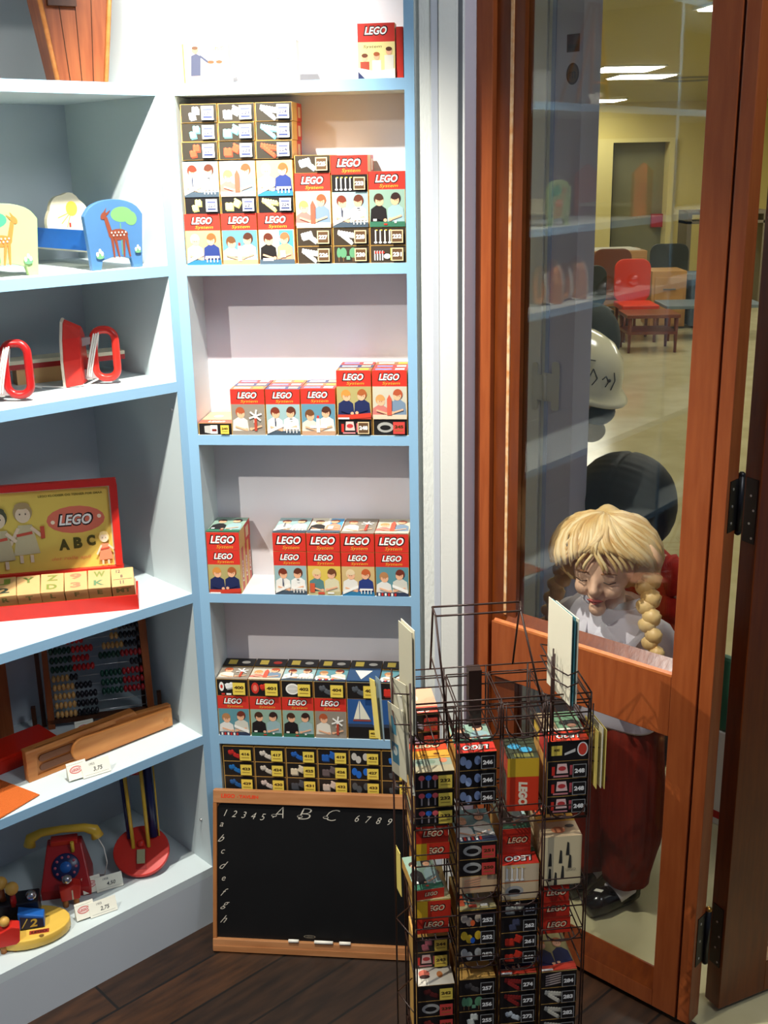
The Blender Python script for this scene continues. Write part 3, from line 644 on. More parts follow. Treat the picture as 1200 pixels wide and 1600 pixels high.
# ---- fourth shelf
z = 0.782; G = 'toy boxes on the fourth shelf'
for r in range(3):
    tall_box(FR, 0.021, .003 + r * .0335, z, 'navy', ['red-banded box of two navy-jumper boys standing alone at the left', 'middle box of three standing under the lone left stack', 'rear box of three standing under the lone left stack'][r], G)
def lidbox(F, x, y, z, top, label, group, W=BW, H=.0385, D=.1):
    o = carton(F, x, y, z, W, D, H, label, group, CARD); bandart(o, W, 0, H); topart(o, W, D, H, top); sides(o, W, D, H, False); return o
lidbox(FR, 0.0215, .003, z + .0930, 'green', 'red box with white logo lying on the lone left stack', G)
low = [('white', 'two boys in white shirts'), ('yellow', 'children before yellow'), ('tan', 'two red-blond boys and blue table'), ('teal', 'two children and a grey train')]
tops = ['white', 'window', 'grey', 'rose']
for i, (k, d) in enumerate(low):
    x = 0.1575 + i * .0692
    tall_box(FR, x, .003, z, k, f'red-banded box of {d}, lower row of four', G)
    bx = carton(FR, x, .003 + .0335, z, BW, .066, BH, f'box hidden behind the box of {d}', G, CARD)
    lidbox(FR, x, .003, z + .0935, tops[i], f'red box lying on the box of {d}', G)

# ---- fifth shelf
z = 0.4575; G = 'toy boxes on the fifth shelf'
spec5 = [('wheelpair', WH3, '400', 'y'), ('wheels', RED, '401', 'y'), ('plate', WH3, '402', 'y'), ('plates', (90, 94, 98), '404', 'y'), ('plates', (84, 90, 96), '405', 'y'), ('pair', RED, '406', 'y')]
low5 = [('teal', 'children and a dark train'), ('green', 'black-jumper boy and curly-haired child'), ('green', 'same black-jumper boy, brown logo'), ('grey', 'boy with a windmill')]
d5 = ['white wheels', 'a large red wheel', 'a white round plate', 'grey plates beside the wheel boxes', 'dark plates under a sail picture', 'a red brick, half behind the cards']
t5 = ['grey', 'rose', 'white', 'teal', 'teal', 'teal']
for i in range(6):
    x = 0.0215 + i * .0692; W = BW if i < 5 else .0655
    if i < 4: tall_box(FR, x, .003, z, low5[i][0], f'red-banded box of {low5[i][1]}, lower row of fifth shelf', G)
    else:
        o = carton(FR, x, .003, z, W, BT, BH, ['blue box with a white toy sailing boat, fifth shelf', 'dark blue box partly behind the cards, right end of fifth shelf'][i - 4], G, CARD)
        a = Art(); a.rect(.0008, BH * .3, W - .0008, BH, (44, 84, 140)); a.rect(.0008, BH * .3, W - .0008, BH * .38, (50, 60, 80))
        if i == 4: a.poly([(W * .2, BH * .5), (W * .38, BH * .97), (W * .38, BH * .5)], (226, 222, 200)); a.poly([(W * .40, BH * .5), (W * .40, BH * .97), (W * .72, BH * .5)], (226, 222, 200)); a.rect(W * .18, BH * .45, W * .74, BH * .49, (150, 70, 60)); a.rect(W * .8, BH * .36, W * .88, BH * .6, (52, 110, 200)); a.ell(W * .84, BH * .68, W * .04, W * .04, RED)
        a.build('printed_picture', 'front', o)
        a = Art(); a.rect(.0008, 0, W - .0008, BH * .3, BLK); a.n = 20; label_sq(a, '405', W * .95, BH * .28, 'y'); a.build('number_label', 'front', o)
    bx = carton(FR, x, .003 + .0335, z, W, .066, BH, f'plain carton directly behind the {ORD[i]} lower box of the fifth shelf', G, CARD)
    o = flat_box(FR, x, .003, z + BH + .0004, spec5[i], f'flat black box with yellow label showing {d5[i]}, fifth shelf', G, W=W, H=.0378, top=None)
    a = Art(); D = .1
    photo(a, 0, 0, W, D * .62, t5[i])
    if i == 4: a.rect(0, 0, W, D * .62, (44, 74, 110)); a.poly([(W * .2, D * .5), (W * .75, D * .5), (W * .45, D * .08)], (230, 228, 206))
    a.rect(0, D * .62, W, D, BLK); a.rect(W * .15, D * .70, W * .42, D * .92, YEL); a.ell(W * .72, D * .8, W * .14, D * .07, (200, 196, 186) if i != 1 else RED); a.build('top_print', 'top', o, 0, 0, .0378)

# ---- bottom stack behind the blackboard
G = 'flat black boxes stacked in the lowest compartment'
row = [[('plates', (190, 44, 40), '416', 'y'), ('plates', (214, 204, 190), '417', 'y'), ('plates', (40, 96, 176), '418', 'y'), ('pair', (40, 96, 176), '419', 'y'), ('dots', (196, 190, 180), '421', 'y'), ('single', (40, 110, 190), '422', 'y')],
       [('plates', (36, 110, 176), '423', 'y'), ('plates', (206, 196, 180), '424', 'y'), ('pair', (222, 206, 176), '425', 'y'), ('pair', (106, 92, 92), '426', 'y'), ('dots', (36, 104, 196), '427', 'y'), ('single', (74, 76, 78), '428', 'y')],
       [('plates', (40, 92, 150), '429', 'y'), ('plates', (206, 190, 180), '430', 'y'), ('pair', (76, 78, 84), '431', 'y'), ('pair', (210, 190, 174), '432', 'y'), ('dots', (84, 86, 88), '433', 'y'), ('single', (80, 82, 84), '434', 'y')]]
cn = [['red', 'cream', 'blue', 'deep blue', 'white dots', 'bright blue'], ['sea blue', 'pale cream', 'ivory', 'brown-grey', 'blue dots', 'charcoal'], ['dull blue', 'pinkish white', 'dark grey', 'pale pink', 'grey dots', 'smoky grey']]
n0 = 0
for r in range(8):
    zt = 0.1465 + (7 - r) * .0356
    for i in range(6):
        x = 0.0255 + i * .0686; W = .0668
        if r < 3: flat_box(FR, x, .003, zt, row[r][i], f'flat black box, yellow label, {cn[r][i]} bricks, {["top", "second", "third"][r]} layer of the bottom stack', G, W=W, H=.0345)
        else:
            o = carton(FR, x, .003, zt, W, .1, .0345 if r < 7 else .0345, 'flat black box in the bottom stack, covered by the blackboard', G, KRAFT)
            n0 += 1

# ================================================================ OLD WOODEN TOYS IN THE LEFT BOOKCASE
WOOD = mat('wood_honey', (196, 128, 66), 0.4, 0.4, rgb2=(176, 106, 50), nscale=10, stretch=(1, 8, 8))
WOODV = mat('wood_teak', (146, 80, 42), 0.38, 0.4, rgb2=(124, 62, 30), nscale=9, stretch=(9, 9, 0.8))
WOODD = mat('wood_dark', (78, 46, 28), 0.4, 0.4, rgb2=(60, 34, 20), nscale=9, stretch=(6, 6, 1))
REDP = mat('toy_red_paint', (204, 44, 34), 0.3, 0.5, noise=0.08, nscale=30)
REDD = mat('toy_deep_red', (168, 26, 26), 0.3, 0.5)
YELP = mat('toy_yellow_paint', (228, 186, 62), 0.32, 0.5, noise=0.06, nscale=25)
BLUP = mat('toy_blue_paint', (34, 96, 176), 0.3, 0.5, noise=0.06, nscale=30)
BLUL = mat('toy_mid_blue', (72, 114, 158), 0.35, 0.5, noise=0.06, nscale=30)
NAVY = mat('toy_navy_paint', (26, 36, 82), 0.3, 0.5)
GRNP = mat('toy_pale_green', (156, 182, 124), 0.35, 0.45, noise=0.05, nscale=25)
CREAM = mat('toy_cream', (214, 204, 176), 0.4, 0.4)
CORD = mat('cord_white', (238, 236, 226), 0.5, 0.3)
STEEL = mat('steel', (190, 190, 190), 0.3, metal=0.9)
KNOB = mat('knob_ochre', (206, 160, 76), 0.4, 0.4)

# ---- tapered wooden planter, top shelf
M = at(FL, -0.088, 0.10, 1.7635, -14)
b = MB(); hb, ht, H = 0.056, 0.112, 0.29
def taper(z, k=1.0): return (0.046 + (0.064 - 0.046) * z / 0.135) * k
def side_pts(z): return taper(z)
pl = tag(obj('planter', MB().add([(-taper(0), 0, 0), (taper(0), 0, 0), (taper(H), -0.0, H), (-taper(H), 0.0, H), (-taper(0), .06, 0), (taper(0), .06, 0), (taper(H), .09, H), (-taper(H), .09, H)], [(0, 1, 2, 3), (5, 4, 7, 6), (4, 0, 3, 7), (1, 5, 6, 2), (4, 5, 1, 0), (3, 2, 6, 7)]), WOODV, None, M), 'tapered teak-coloured wooden bin standing on the top left shelf', 'wooden bin')
for s in (-1, 1):
    b = MB(); b.tube([(s * (taper(0) - .003), -.002, 0.002), (s * (taper(H) - .003), -.002, H - .002)], 0.0045, n=6); obj('corner_strip', b, WOOD, pl)
for k in (-.45, 0.0, .45):
    b = MB(); b.tube([(k * taper(0), -.0004, .003), (k * taper(H), -.0004, H - .004)], 0.0008, n=6); obj('groove', b, WOODD, pl)
b = MB(); b.box(-.05, .0, -.012, 0, .130, .142); obj('handle', b, WOODD, pl)
# ---- cut-off red toy with cream peg
rt = tag(obj('peg_toy', MB().box(0, .09, 0, .05, 0, .014), REDP, None, at(FL, -0.372, 0.02, 1.7635)), 'red toy base with a cream peg, cut off at the left of the top shelf', 'toy')
b = MB(); b.tube([(.03, .025, .014), (.03, .025, .07)], .004); b.tube([(.03, .025, .062), (.085, .025, .066)], .003); b.ball((.087, .025, .066), .005); obj('peg', b, CREAM, rt)

# ---- painted doll cradles
def board_pts(w, h, arch, foot):
    p = [(-w / 2 + .004, 0), (-w / 2 + .022, 0), (-w / 2 + .026, foot)]
    for k in range(7): t = k / 6; p.append((-w / 2 + .026 + (w - .052) * t, foot + .006 * math.sin(math.pi * t)))
    p += [(w / 2 - .022, 0), (w / 2 - .004, 0), (w / 2 - .002, h * .25), (w / 2 + .004, h - arch)]
    for k in range(11): a_ = math.pi * (k + 1) / 12; p.append(((w / 2 + .001) * math.cos(a_), h - arch + arch * math.sin(a_)))
    p += [(-w / 2 - .004, h - arch), (-w / 2 + .002, h * .25)]
    return p
def deer(a, x, y, s, col, spot=(250, 240, 220), flip=1):
    X = lambda u: x + flip * u * s
    Y = lambda v: y + v * s
    a.ell(X(0), Y(.42), .2 * s, .1 * s, col); a.poly([(X(-.19), Y(.4)), (X(-.12), Y(.48)), (X(-.2), Y(.74)), (X(-.27), Y(.72))], col)
    a.ell(X(-.27), Y(.76), .075 * s, .05 * s, col, rot=50 * flip); a.poly([(X(-.24), Y(.78)), (X(-.20), Y(.9)), (X(-.27), Y(.82))], col); a.poly([(X(-.2), Y(.76)), (X(-.12), Y(.86)), (X(-.22), Y(.80))], col)
    for (u, v) in ((-.14, -.12), (-.08, -.02), (.1, .08), (.15, .2)):
        a.poly([(X(u - .025), Y(.38)), (X(u + .035), Y(.38)), (X(v + .02), Y(.02)), (X(v - .01), Y(.02))], col)
    for i in range(9): a.ell(X(-.14 + .035 * i), Y(.46 - .05 * (i % 2)), .014 * s, .016 * s, spot, n=8)
def flower(a, x, y, s):
    a.ell(x, y - s * .2, s * .6, s * .35, (96, 150, 110)); [a.ell(x + dx * s, y + dy * s, s * .2, s * .32, (244, 238, 206), n=10) for dx, dy in ((-.4, .1), (.0, .5), (.3, .15))]
def cradle(F, x, y, z, mt, rails, label, deercol, treecol, flip, far=None, L=.27, rz=0, w=.112, h=.123):
    t = empty('doll_cradle', at(F, x, y, z, rz), label, 'doll cradle', 'painted doll cradles')
    b = MB(); b.prism(board_pts(w, h, .028, .016), 0, .011, 'y'); o = obj('end_board', b, mt, t, bevel=.001)
    a = Art(); a.ell(flip * .016, h * .78, w * .2, h * .11, treecol); a.ell(flip * .034, h * .72, w * .12, h * .1, treecol, rot=-40 * flip); a.line((flip * .012, h * .2), (flip * .012, h * .66), .002, (90, 140, 100))
    deer(a, flip * .006, h * .15, h * .82, deercol, flip=flip); flower(a, -flip * w * .32, h * .22, h * .11); flower(a, flip * w * .38, h * .26, h * .09)
    a.build('painted_deer', 'front', o)
    for s in (-1, 1):
        b = MB(); b.box(s * (w / 2 - .014) - .004, s * (w / 2 - .014) + .004, .011, L, .034, .070); obj('side_rail', b, rails, t)
    b = MB(); b.box(-w / 2 + .018, w / 2 - .018, .011, L, .030, .034); obj('bed_slat', b, CREAM, t)
    b = MB()
    if far:
        p = []
        for k in range(40):
            a_ = 2 * math.pi * k / 40; r = 1 + .09 * abs(math.sin(3.5 * a_)); p.append((.042 * r * math.cos(a_), max(.036, .078 + .052 * r * math.sin(a_))))
        b.prism(p, L * .62, L * .62 + .011, 'y')
        o = obj('end_board', b, CREAM, t)
        a = Art(); a.ell(.008, .104, .012, .014, (240, 200, 70)); [a.line((.006, .098), (.006 + .03 * math.cos(R_(g)), .098 + .03 * math.sin(R_(g))), .0015, (240, 200, 70)) for g in (200, 225, 250)]; a.rect(.0, .07, .004, .078, RED)
        a.build('painted_sun', 'front', o, 0, L * .62, 0)
    else:
        b.prism(board_pts(w, h, .028, .016), L, L + .011, 'y'); obj('end_board', b, mt, t, bevel=.001)
    return t
cradle(FL, -0.094, 0.02, 1.444, BLUL, BLUP, 'blue doll cradle with a brown spotted fawn, beside the bookcase post', (122, 62, 44), (104, 156, 96), 1, far=True)
cradle(FL, -0.300, 0.035, 1.444, GRNP, GRNP, 'pale green doll cradle with an orange fawn under a tree', (206, 120, 60), (70, 160, 118), -1, w=.122)
cradle(FL, -0.560, 0.03, 1.444, GRNP, CREAM, 'green doll cradle farther left on the same shelf, mirrored in the glass', (206, 120, 60), (70, 160, 118), 1)

# ---- toy irons standing on their heels
def iron(F, x, y, z, rz, label, mt, tail):
    t = empty('toy_iron', at(F, x, y, z, rz), label, 'toy iron', 'toy irons with white cords')
    out = lambda k, zt: [(-.036 * k, 0.0), (.036 * k, 0.0), (.038 * k, .05), (.030 * k, .09), (.014 * k, zt - .006), (0, zt), (-.014 * k, zt - .006), (-.030 * k, .09), (-.038 * k, .05)]
    b = MB(); b.prism(out(1, .128), 0, .005, 'x'); obj('sole_plate', b, mat('sole_cream', (214, 200, 180), 0.4, 0.5), t, bevel=.0008)
    b = MB()
    o1, o2 = out(.97, .126), out(.72, .108); n = len(o1)
    b.add([(.005, p[0], p[1]) for p in o1] + [(.036, p[0], p[1] + .004) for p in o2], [list(range(n))[::-1], [i + n for i in range(n)]] + [(i, (i + 1) % n, n + (i + 1) % n, n + i) for i in range(n)])
    obj('body', b, mt, t, bevel=.002)
    b = MB()
    P = rr(.056, .098, .012, .104, .018, 6)
    b.tube([(p[0], 0, p[1]) for p in P], .0075, 0, 10, closed=True); o = obj('handle', b, mt, t)
    IG = mat('iron_grey', (150, 140, 140), 0.35, 0.5)
    b = MB(); b.prism([(.036, .09), (.060, .092), (.060, .080), (.036, .074)], -.006, .006, 'y'); obj('bracket', b, IG, t)
    b = MB(); b.prism([(.036, .03), (.060, .026), (.060, .012), (.036, .012)], -.006, .006, 'y'); obj('bracket', b, IG, t)
    b = MB()
    for k in range(3):
        x0 = .050 + .004 * k; b.tube([(x0 + .012 * math.cos(a_) * (1 if math.sin(a_) < 0 else .8), .0105 * math.sin(a_) , .058 + .050 * math.cos(a_ * 1) if False else .058 + .048 * math.cos(a_)) for a_ in [2 * math.pi * i / 28 for i in range(28)]], .0017, 0, 6, closed=True)
    if tail: b.tube([(.062, -.010, .012), (.04, -.022, .003), (.0, -.034, .002), (-.035, -.028, .002), (-.055, -.02, .002), (-.058, -.03, .002), (-.04, -.038, .002)], .0017, 0, 6)
    obj('cord', b, CORD, t)
    return t
iron(FL, -0.158, 0.135, 1.224, -42, 'red toy iron standing upright nearest the bookcase corner, white cord wrapped', REDP, True)
iron(FL, -0.352, 0.105, 1.224, -42, 'red toy iron standing upright at the left picture edge, cord round handle', REDD, False)
iron(FL, -0.600, 0.07, 1.224, 0, 'first tan toy iron beyond the picture edge, seen mirrored in the door glass', WOOD, True)
iron(FL, -0.740, 0.07, 1.224, 0, 'second tan toy iron beyond the picture edge, mirrored in the door glass', WOOD, True)
# pen box behind the irons
pb = tag(obj('pen_box', MB().box(0, .118, 0, .035, 0, .030), mat('wood_pale', (222, 176, 118), 0.45, 0.4), None, at(FL, -0.226, 0.205, 1.224, -12)), 'pale wooden box with a dark knob and red lid behind the toy irons', 'pen box')
b = MB(); b.box(-.07, .215, -.004, .05, .030, .040, 0); b.box(-.07, .215, -.0045, .05, .040, .047, 1); obj('lid', b, [REDD, CREAM], pb)
b = MB(); b.cyl((.028, .014), .0055, -.003, 0, 0, 16, 'y'); obj('knob', b, STEEL, pb)

# ---- alphabet block set
T = at(FL, -0.121, 0.007, 0.7855, -31.7)
tr = tag(obj('block_tray', MB().box(-.37, 0, 0, .0035, 0, .030).box(-.37, 0, .078, .0815, 0, .030).box(-.0035, 0, .0035, .078, 0, .030).box(-.37, -.3665, .0035, .078, 0, .030).box(-.3665, -.0035, .0035, .078, 0, .003), REDP, None, T), 'shallow red cardboard tray holding wooden alphabet blocks', 'tray')
BLOCKW = mat('block_wood', (206, 162, 104), 0.5, 0.35, noise=0.08, nscale=30)
b = MB(); b.prism([(.0045, .0033), (.0355, .0119), (.0705, .0375), (.0775, .0375), (.0775, .0033)], -.366, -.004, 'x'); obj('card_insert', b, mat('insert_grey', (170, 150, 120), 0.6), tr)
faces = [('W', (118, 128, 40), 'K', (80, 120, 70), 'E'), ('9', (232, 112, 70), '3', (232, 112, 70), 'F'), ('Z', (118, 128, 40), 'D', (118, 128, 40), 'L'), ('Y', (96, 112, 40), '', (96, 112, 40), 'T'), ('J', (118, 128, 40), '2', (60, 70, 50), 'R'), ('S', (206, 90, 60), '6', (90, 110, 60), 'B'), ('A', (90, 110, 60), 'M', (206, 90, 60), 'H')]
lb = ['a green W and K', 'red 9 and 3', 'olive Z and D', 'a single olive Y', 'a J and 2', 'a red S, left of the picture edge', 'an A, left of the picture edge']
s_ = .0437
for i in range(8):
    x = -.0045 - (i + 1) * (s_ + .0012)
    M = T @ Matrix.Translation((x, .036 + .001 * (i % 2), .0125)) @ Matrix.Rotation(R_(37), 4, 'X') @ Matrix.Translation((s_ / 2, s_ / 2, 0)) @ Matrix.Rotation(R_([1.5, -1, .8, -1.2, .5, 1, -1, 0][i]), 4, 'Z') @ Matrix.Translation((-s_ / 2, -s_ / 2, 0))
    o = obj('alphabet_block', MB().box(0, s_, 0, s_, 0, s_), BLOCKW, None, M, bevel=.001)
    tag(o, 'wooden block with small black numbers 8 and 11 at the tray right end' if i == 0 else f'wooden alphabet block with {lb[i - 1]}, in the red tray', 'alphabet block', 'alphabet blocks in the red tray')
    a = Art()
    if i == 0: a.text('12', .014, .036, .007, (60, 40, 30), .02); a.text('8', .02, .024, .007, (60, 40, 30), .02); a.text('11', .02, .010, .008, (60, 40, 30), .02); a.line((.004, .017), (.04, .017), .0006, (60, 40, 30))
    else:
        f = faces[i - 1]; a.text(f[0], .022, .033, .013, f[1], .04, rot=0 if f[0] in 'YJ' else 0, wid=.022); 
        if f[2]: a.text(f[2], .021, .013, .012, f[3], .04, wid=.02)
    a.build('printed_letters', 'top', o, 0, 0, s_)
    a = Art(); a.text('MT' if i == 0 else faces[i - 1][4], .022, .030, .016, (110, 112, 40), .04); a.build('printed_letters', 'front', o)
ML = T @ Matrix.Translation((0, .086, .0)) @ Matrix.Rotation(R_(-5), 4, 'X')
b = MB(); b.box(-.39, -.027, .012, .016, 0, .243); b.box(-.39, -.027, 0, .012, .229, .243); b.box(-.39, -.027, 0, .012, 0, .062); b.box(-.041, -.027, 0, .012, .062, .229); b.box(-.39, -.376, 0, .012, .062, .229)
ld = tag(obj('game_lid', b, REDP, None, ML, bevel=.0015), 'large red-rimmed lid with a yellow ABC picture leaning behind the block tray', 'box lid')
a = Art(); a.rect(-.376, .062, -.041, .229, (228, 222, 190)); a.rect(-.376, .062, -.044, .226, (230, 200, 92))
a.ell(-.112, .163, .057, .028, (224, 118, 92)); a.logo(-.112, .163, .021); a.ell(-.157, .160, .004, .004, (250, 230, 200)); a.ell(-.066, .167, .004, .004, (250, 230, 200))
a.text('A', -.139, .113, .023, (84, 78, 26), .06, wid=.021); a.text('B', -.112, .115, .023, (84, 78, 26), .06, wid=.017); a.text('C', -.086, .118, .022, (84, 78, 26), .06, wid=.017)
a.text('det rolle spil', -.128, .084, .009, (234, 150, 90), 0, .4, wid=.075); a.text('LEGO KLODSER OG TERNER FOR SMAA', -.118, .215, .0045, (120, 110, 40), .03, wid=.125)
def kid(a, x, y, s, dress, hair, belt):
    a.poly([(x - .022 * s, y), (x + .024 * s, y + .002 * s), (x + .014 * s, y + .055 * s), (x - .010 * s, y + .055 * s)], dress); a.ell(x, y + .036 * s, .014 * s, .018 * s, dress)
    a.ell(x, y + .078 * s, .0165 * s, .0175 * s, hair); a.ell(x, y + .073 * s, .013 * s, .014 * s, (232, 208, 176)); a.ell(x, y + .090 * s, .013 * s, .006 * s, hair)
    a.line((x - .010 * s, y + .05 * s), (x - .026 * s, y + .02 * s), .006 * s, (232, 208, 176)); a.line((x + .012 * s, y + .05 * s), (x + .028 * s, y + .034 * s), .006 * s, (232, 208, 176))
    a.poly([(x - .014 * s, y + .034 * s), (x + .014 * s, y + .038 * s), (x + .013 * s, y + .043 * s), (x - .014 * s, y + .039 * s)], belt); a.rect(x - .012 * s, y - .014 * s, x - .006 * s, y, (232, 208, 176)); a.rect(x + .006 * s, y - .014 * s, x + .012 * s, y, (232, 208, 176))
    for dx in (-.005, .005): a.ell(x + dx * s, y + .075 * s, .0012 * s, .0016 * s, (60, 40, 30), n=8)
kid(a, -.213, .098, 1.12, (206, 192, 150), (176, 150, 104), (206, 84, 60)); a.rect(-.182, .13, -.174, .155, (206, 84, 60)); kid(a, -.262, .088, 1.15, (196, 180, 140), (84, 84, 60), (206, 84, 60)); kid(a, -.060, .076, .62, (232, 142, 104), (224, 196, 130), (206, 84, 60)); kid(a, -.33, .09, 1.1, (206, 192, 150), (84, 84, 60), (206, 84, 60))
a.build('printed_cover', 'front', ld, 0, .0119, 0)

# ---- abacus
Tb = at(FL, -0.222, 0.262, 0.4615, -29)
ab = empty('abacus', Tb, 'large bead abacus in a brown wooden frame at the back of the shelf', 'abacus')
for (x0, x1, mt) in ((.001, .016, WOODV), (.214, .229, WOODV)):
    b = MB(); b.prism([(x0, 0), (x1, 0), (x1 - .0 + (.0 if x0 < .1 else -.004), .292), (x0 + (.006 if x0 < .1 else -.006), .292)], 0, .012, 'y'); obj('post', b, mt, ab, bevel=.001)
for x0 in (-.012, .203):
    b = MB(); b.box(x0, x0 + .009, .018, .030, .0, .285); obj('back_post', b, WOODD, ab)
b = MB(); b.box(-.03, -.021, .0, .012, 0, .056); b.box(.236, .245, .0, .012, 0, .056); obj('foot', b, WOODD, ab)
BEADC = {'g': mat('bead_green', (22, 62, 48), 0.3), 'r': mat('bead_red', (196, 34, 34), 0.3), 'y': mat('bead_tan', (196, 150, 88), 0.35), 'k': mat('bead_black', (26, 24, 30), 0.3), 'd': mat('bead_darkred', (150, 26, 30), 0.3)}
rowspec = ['kkkkkkkkkk', 'yyyyykkkkk', 'ggggyrrrrr', 'gggggrrrrr', 'yyyyykkkkk', 'yyyyykkkkk', 'ggggrrrrr', 'yyykkkkk', 'gggggrrrrr', 'yyyyykkkkk']
L_, R__ = ['y5k5', 'y5k5', 'y5k5', 'y5k4', 'y4k2', 'g5r5', 'g5r4', 'g5r5', 'g4r4', 'y5k5', 'y5k5'], ['', 'k0', 'g5d5', 'g5d5', 'g5d5', 'k3', 'g5d5', 'y5k4', 'y2k5', 'y5k5', 'y5k5']
for r in range(12):
    z = .030 + r * .0212
    b = MB(); b.tube([(.010, .006, z), (.220, .006, z)], .0009, n=6); rod = obj('rod', b, STEEL, ab)
    for side, sp_ in ((0, L_[min(r, 10)]), (1, R__[min(r, 10)])):
        x = .019 if side == 0 else .212; i = 0
        groups = [(sp_[i], int(sp_[i + 1])) for i in range(0, len(sp_), 2)]
        if side == 1: groups = groups[::-1]
        for (c, n_) in groups:
            b = MB()
            for k in range(n_):
                b.ball((x + (.0045 if side == 0 else -.0045), .006, z), .0080, 0, 10, 8, (.60, 1, 1)); x += .0092 if side == 0 else -.0092
            if n_: tag(obj('beads', b, BEADC[c], rod), None, None)
b = MB(); b.box(.0, .23, 0, .012, .012, .022); obj('cross_bar', b, WOODD, ab)

# ---- pencil case
Tp = at(FL, -0.354, 0.085, 0.4615, 0)
pc = empty('pencil_case', Tp, 'long honey-coloured wooden pencil case with sliding lid and slots', 'pencil case')
b = MB(); b.prism([(0, 0), (.336, 0), (.336, .050), (.252, .057), (.247, .066), (0, .066)], 0.004, .019, 'y'); obj('body', b, WOOD, pc, bevel=.002)
b = MB(); b.prism([(.0, .062), (.246, .062), (.246, .0675), (.0, .0675)], 0.0, .021, 'y'); b.prism([(.0, 0), (.020, 0), (.020, .0675), (.0, .0675)], 0.0, .004, 'y'); b.prism([(.020, 0), (.1, 0), (.1, .009), (.020, .009)], 0.0, .004, 'y'); b.prism([(.02, .055), (.2, .055), (.2, .0675), (.02, .0675)], 0.0, .004, 'y'); obj('rim', b, WOOD, pc, bevel=.001)
p = []
for k in range(9): a_ = R_(90 + 180 * k / 8); p.append((.118 + .024 * math.cos(a_), .030 + .026 * math.sin(a_)))
p += [(.30, .004), (.332, .004), (.332, .046), (.23, .050)]
b = MB(); b.prism(p, -.006, .004, 'y'); obj('sliding_lid', b, mat('wood_lid', (204, 138, 76), 0.4, 0.4, rgb2=(186, 116, 58), nscale=8, stretch=(1, 8, 8)), pc, bevel=.0025)
for zc in (.042, .022):
    b = MB(); b.prism(rr(.026, .104, zc - .007, zc + .007, .0069, 5), .0005, .0038, 'y'); obj('slot', b, mat('slot_brown', (110, 66, 40), 0.5), pc)
b = MB(); b.cyl((.315, .024), .006, -.0068, -.006, 0, 16, 'y'); obj('thumb_dent', b, WOOD, pc)

# ---- price cards (folded)
CARDW = mat('card_white', (238, 236, 220), 0.6, 0.2)
def price(F, x, y, z, rz, label, tx=('1952', "3,75"), w2=.050, lean=22):
    M = at(F, x, y, z, rz) @ Matrix.Rotation(R_(-lean), 4, 'X') @ Matrix.Scale(1.15, 4)
    b = MB(); b.box(0, .034, 0, .0008, .003, .033); b.box(.024, .024 + w2, -.0016, -.0008, 0, .027)
    o = tag(obj('price_card', b, CARDW, None, M), label, 'price card', 'handwritten price cards')
    a = Art(); a.ell(.015, .019, .011, .0065, (206, 90, 84)); a.ell(.015, .019, .0095, .005, (238, 214, 206)); a.text('LEGO', .015, .019, .0045, (196, 60, 60), .03, .2, wid=.015); a.build('logo_print', 'front', o)
    a = Art(); a.text(tx[0], .043, .021, .004, (120, 120, 120), 0.01); a.text(tx[1], .052, .011, .008, (50, 50, 60), 0.01, .2); a.line((.028, .004), (.070, .004), .0004, (150, 150, 150)); a.build('handwriting', 'front', o, 0, -.0017, 0)
    b = MB(); b.box(0, .03, 0, .0008, 0, .03, M=Matrix.Translation((0, .0, .03)) @ Matrix.Rotation(R_(-150), 4, 'X')); obj('rear_flap', b, CARDW, o)
    return o
price(FL, -0.298, 0.026, 0.4625, -10, 'white price card with oval logo standing before the pencil case')
price(FL, -0.200, 0.175, 0.4625, -18, 'small price card half hidden between the abacus and pencil case', w2=.01)
price(FL, -0.312, 0.034, 0.140, -12, 'price card standing in front of the yellow pull toy', ('1955', '2,75'))
price(FL, -0.258, 0.104, 0.140, -16, 'shaded price card between the toy telephone and round red base', ('1958', '4,50'))
# ---- red case, corrugated sheet, wood board
b = MB(); b.box(0, .27, 0, .075, 0, .030); o = tag(obj('wooden_case', b, mat('lacquer_red', (190, 34, 16), 0.2, 0.6), None, at(FL, -0.52, 0.150, 0.4615, 2), bevel=.002), 'long glossy red case lying behind the pencil case', 'case')
b = MB(); b.box(-.0, .27, -.002, .077, .030, .036); obj('lid', b, mat('lacquer_red', (190, 34, 16)), o)
b = MB()
n = 40
for k in range(n):
    x = k * .11 / n; b.box(x, x + .0019, 0, .115, 0, .0022)
b.box(0, .11, 0, .115, 0, .0012)
tag(obj('corrugated_sheet', b, mat('sheet_orange', (214, 112, 52), 0.5, 0.3), None, at(FL, -0.468, -0.002, 0.463, 15)), 'orange ribbed sheet lying at the left edge of the shelf', 'ribbed sheet', kind=None)
b = MB(); b.box(-.13, 0, 0, .016, 0, .29); o = tag(obj('wooden_board', b, WOODV, None, at(FL, -0.285, 0.29, 0.4615, -8), bevel=.001), 'upright brown wooden board behind the red case at left edge', 'board')

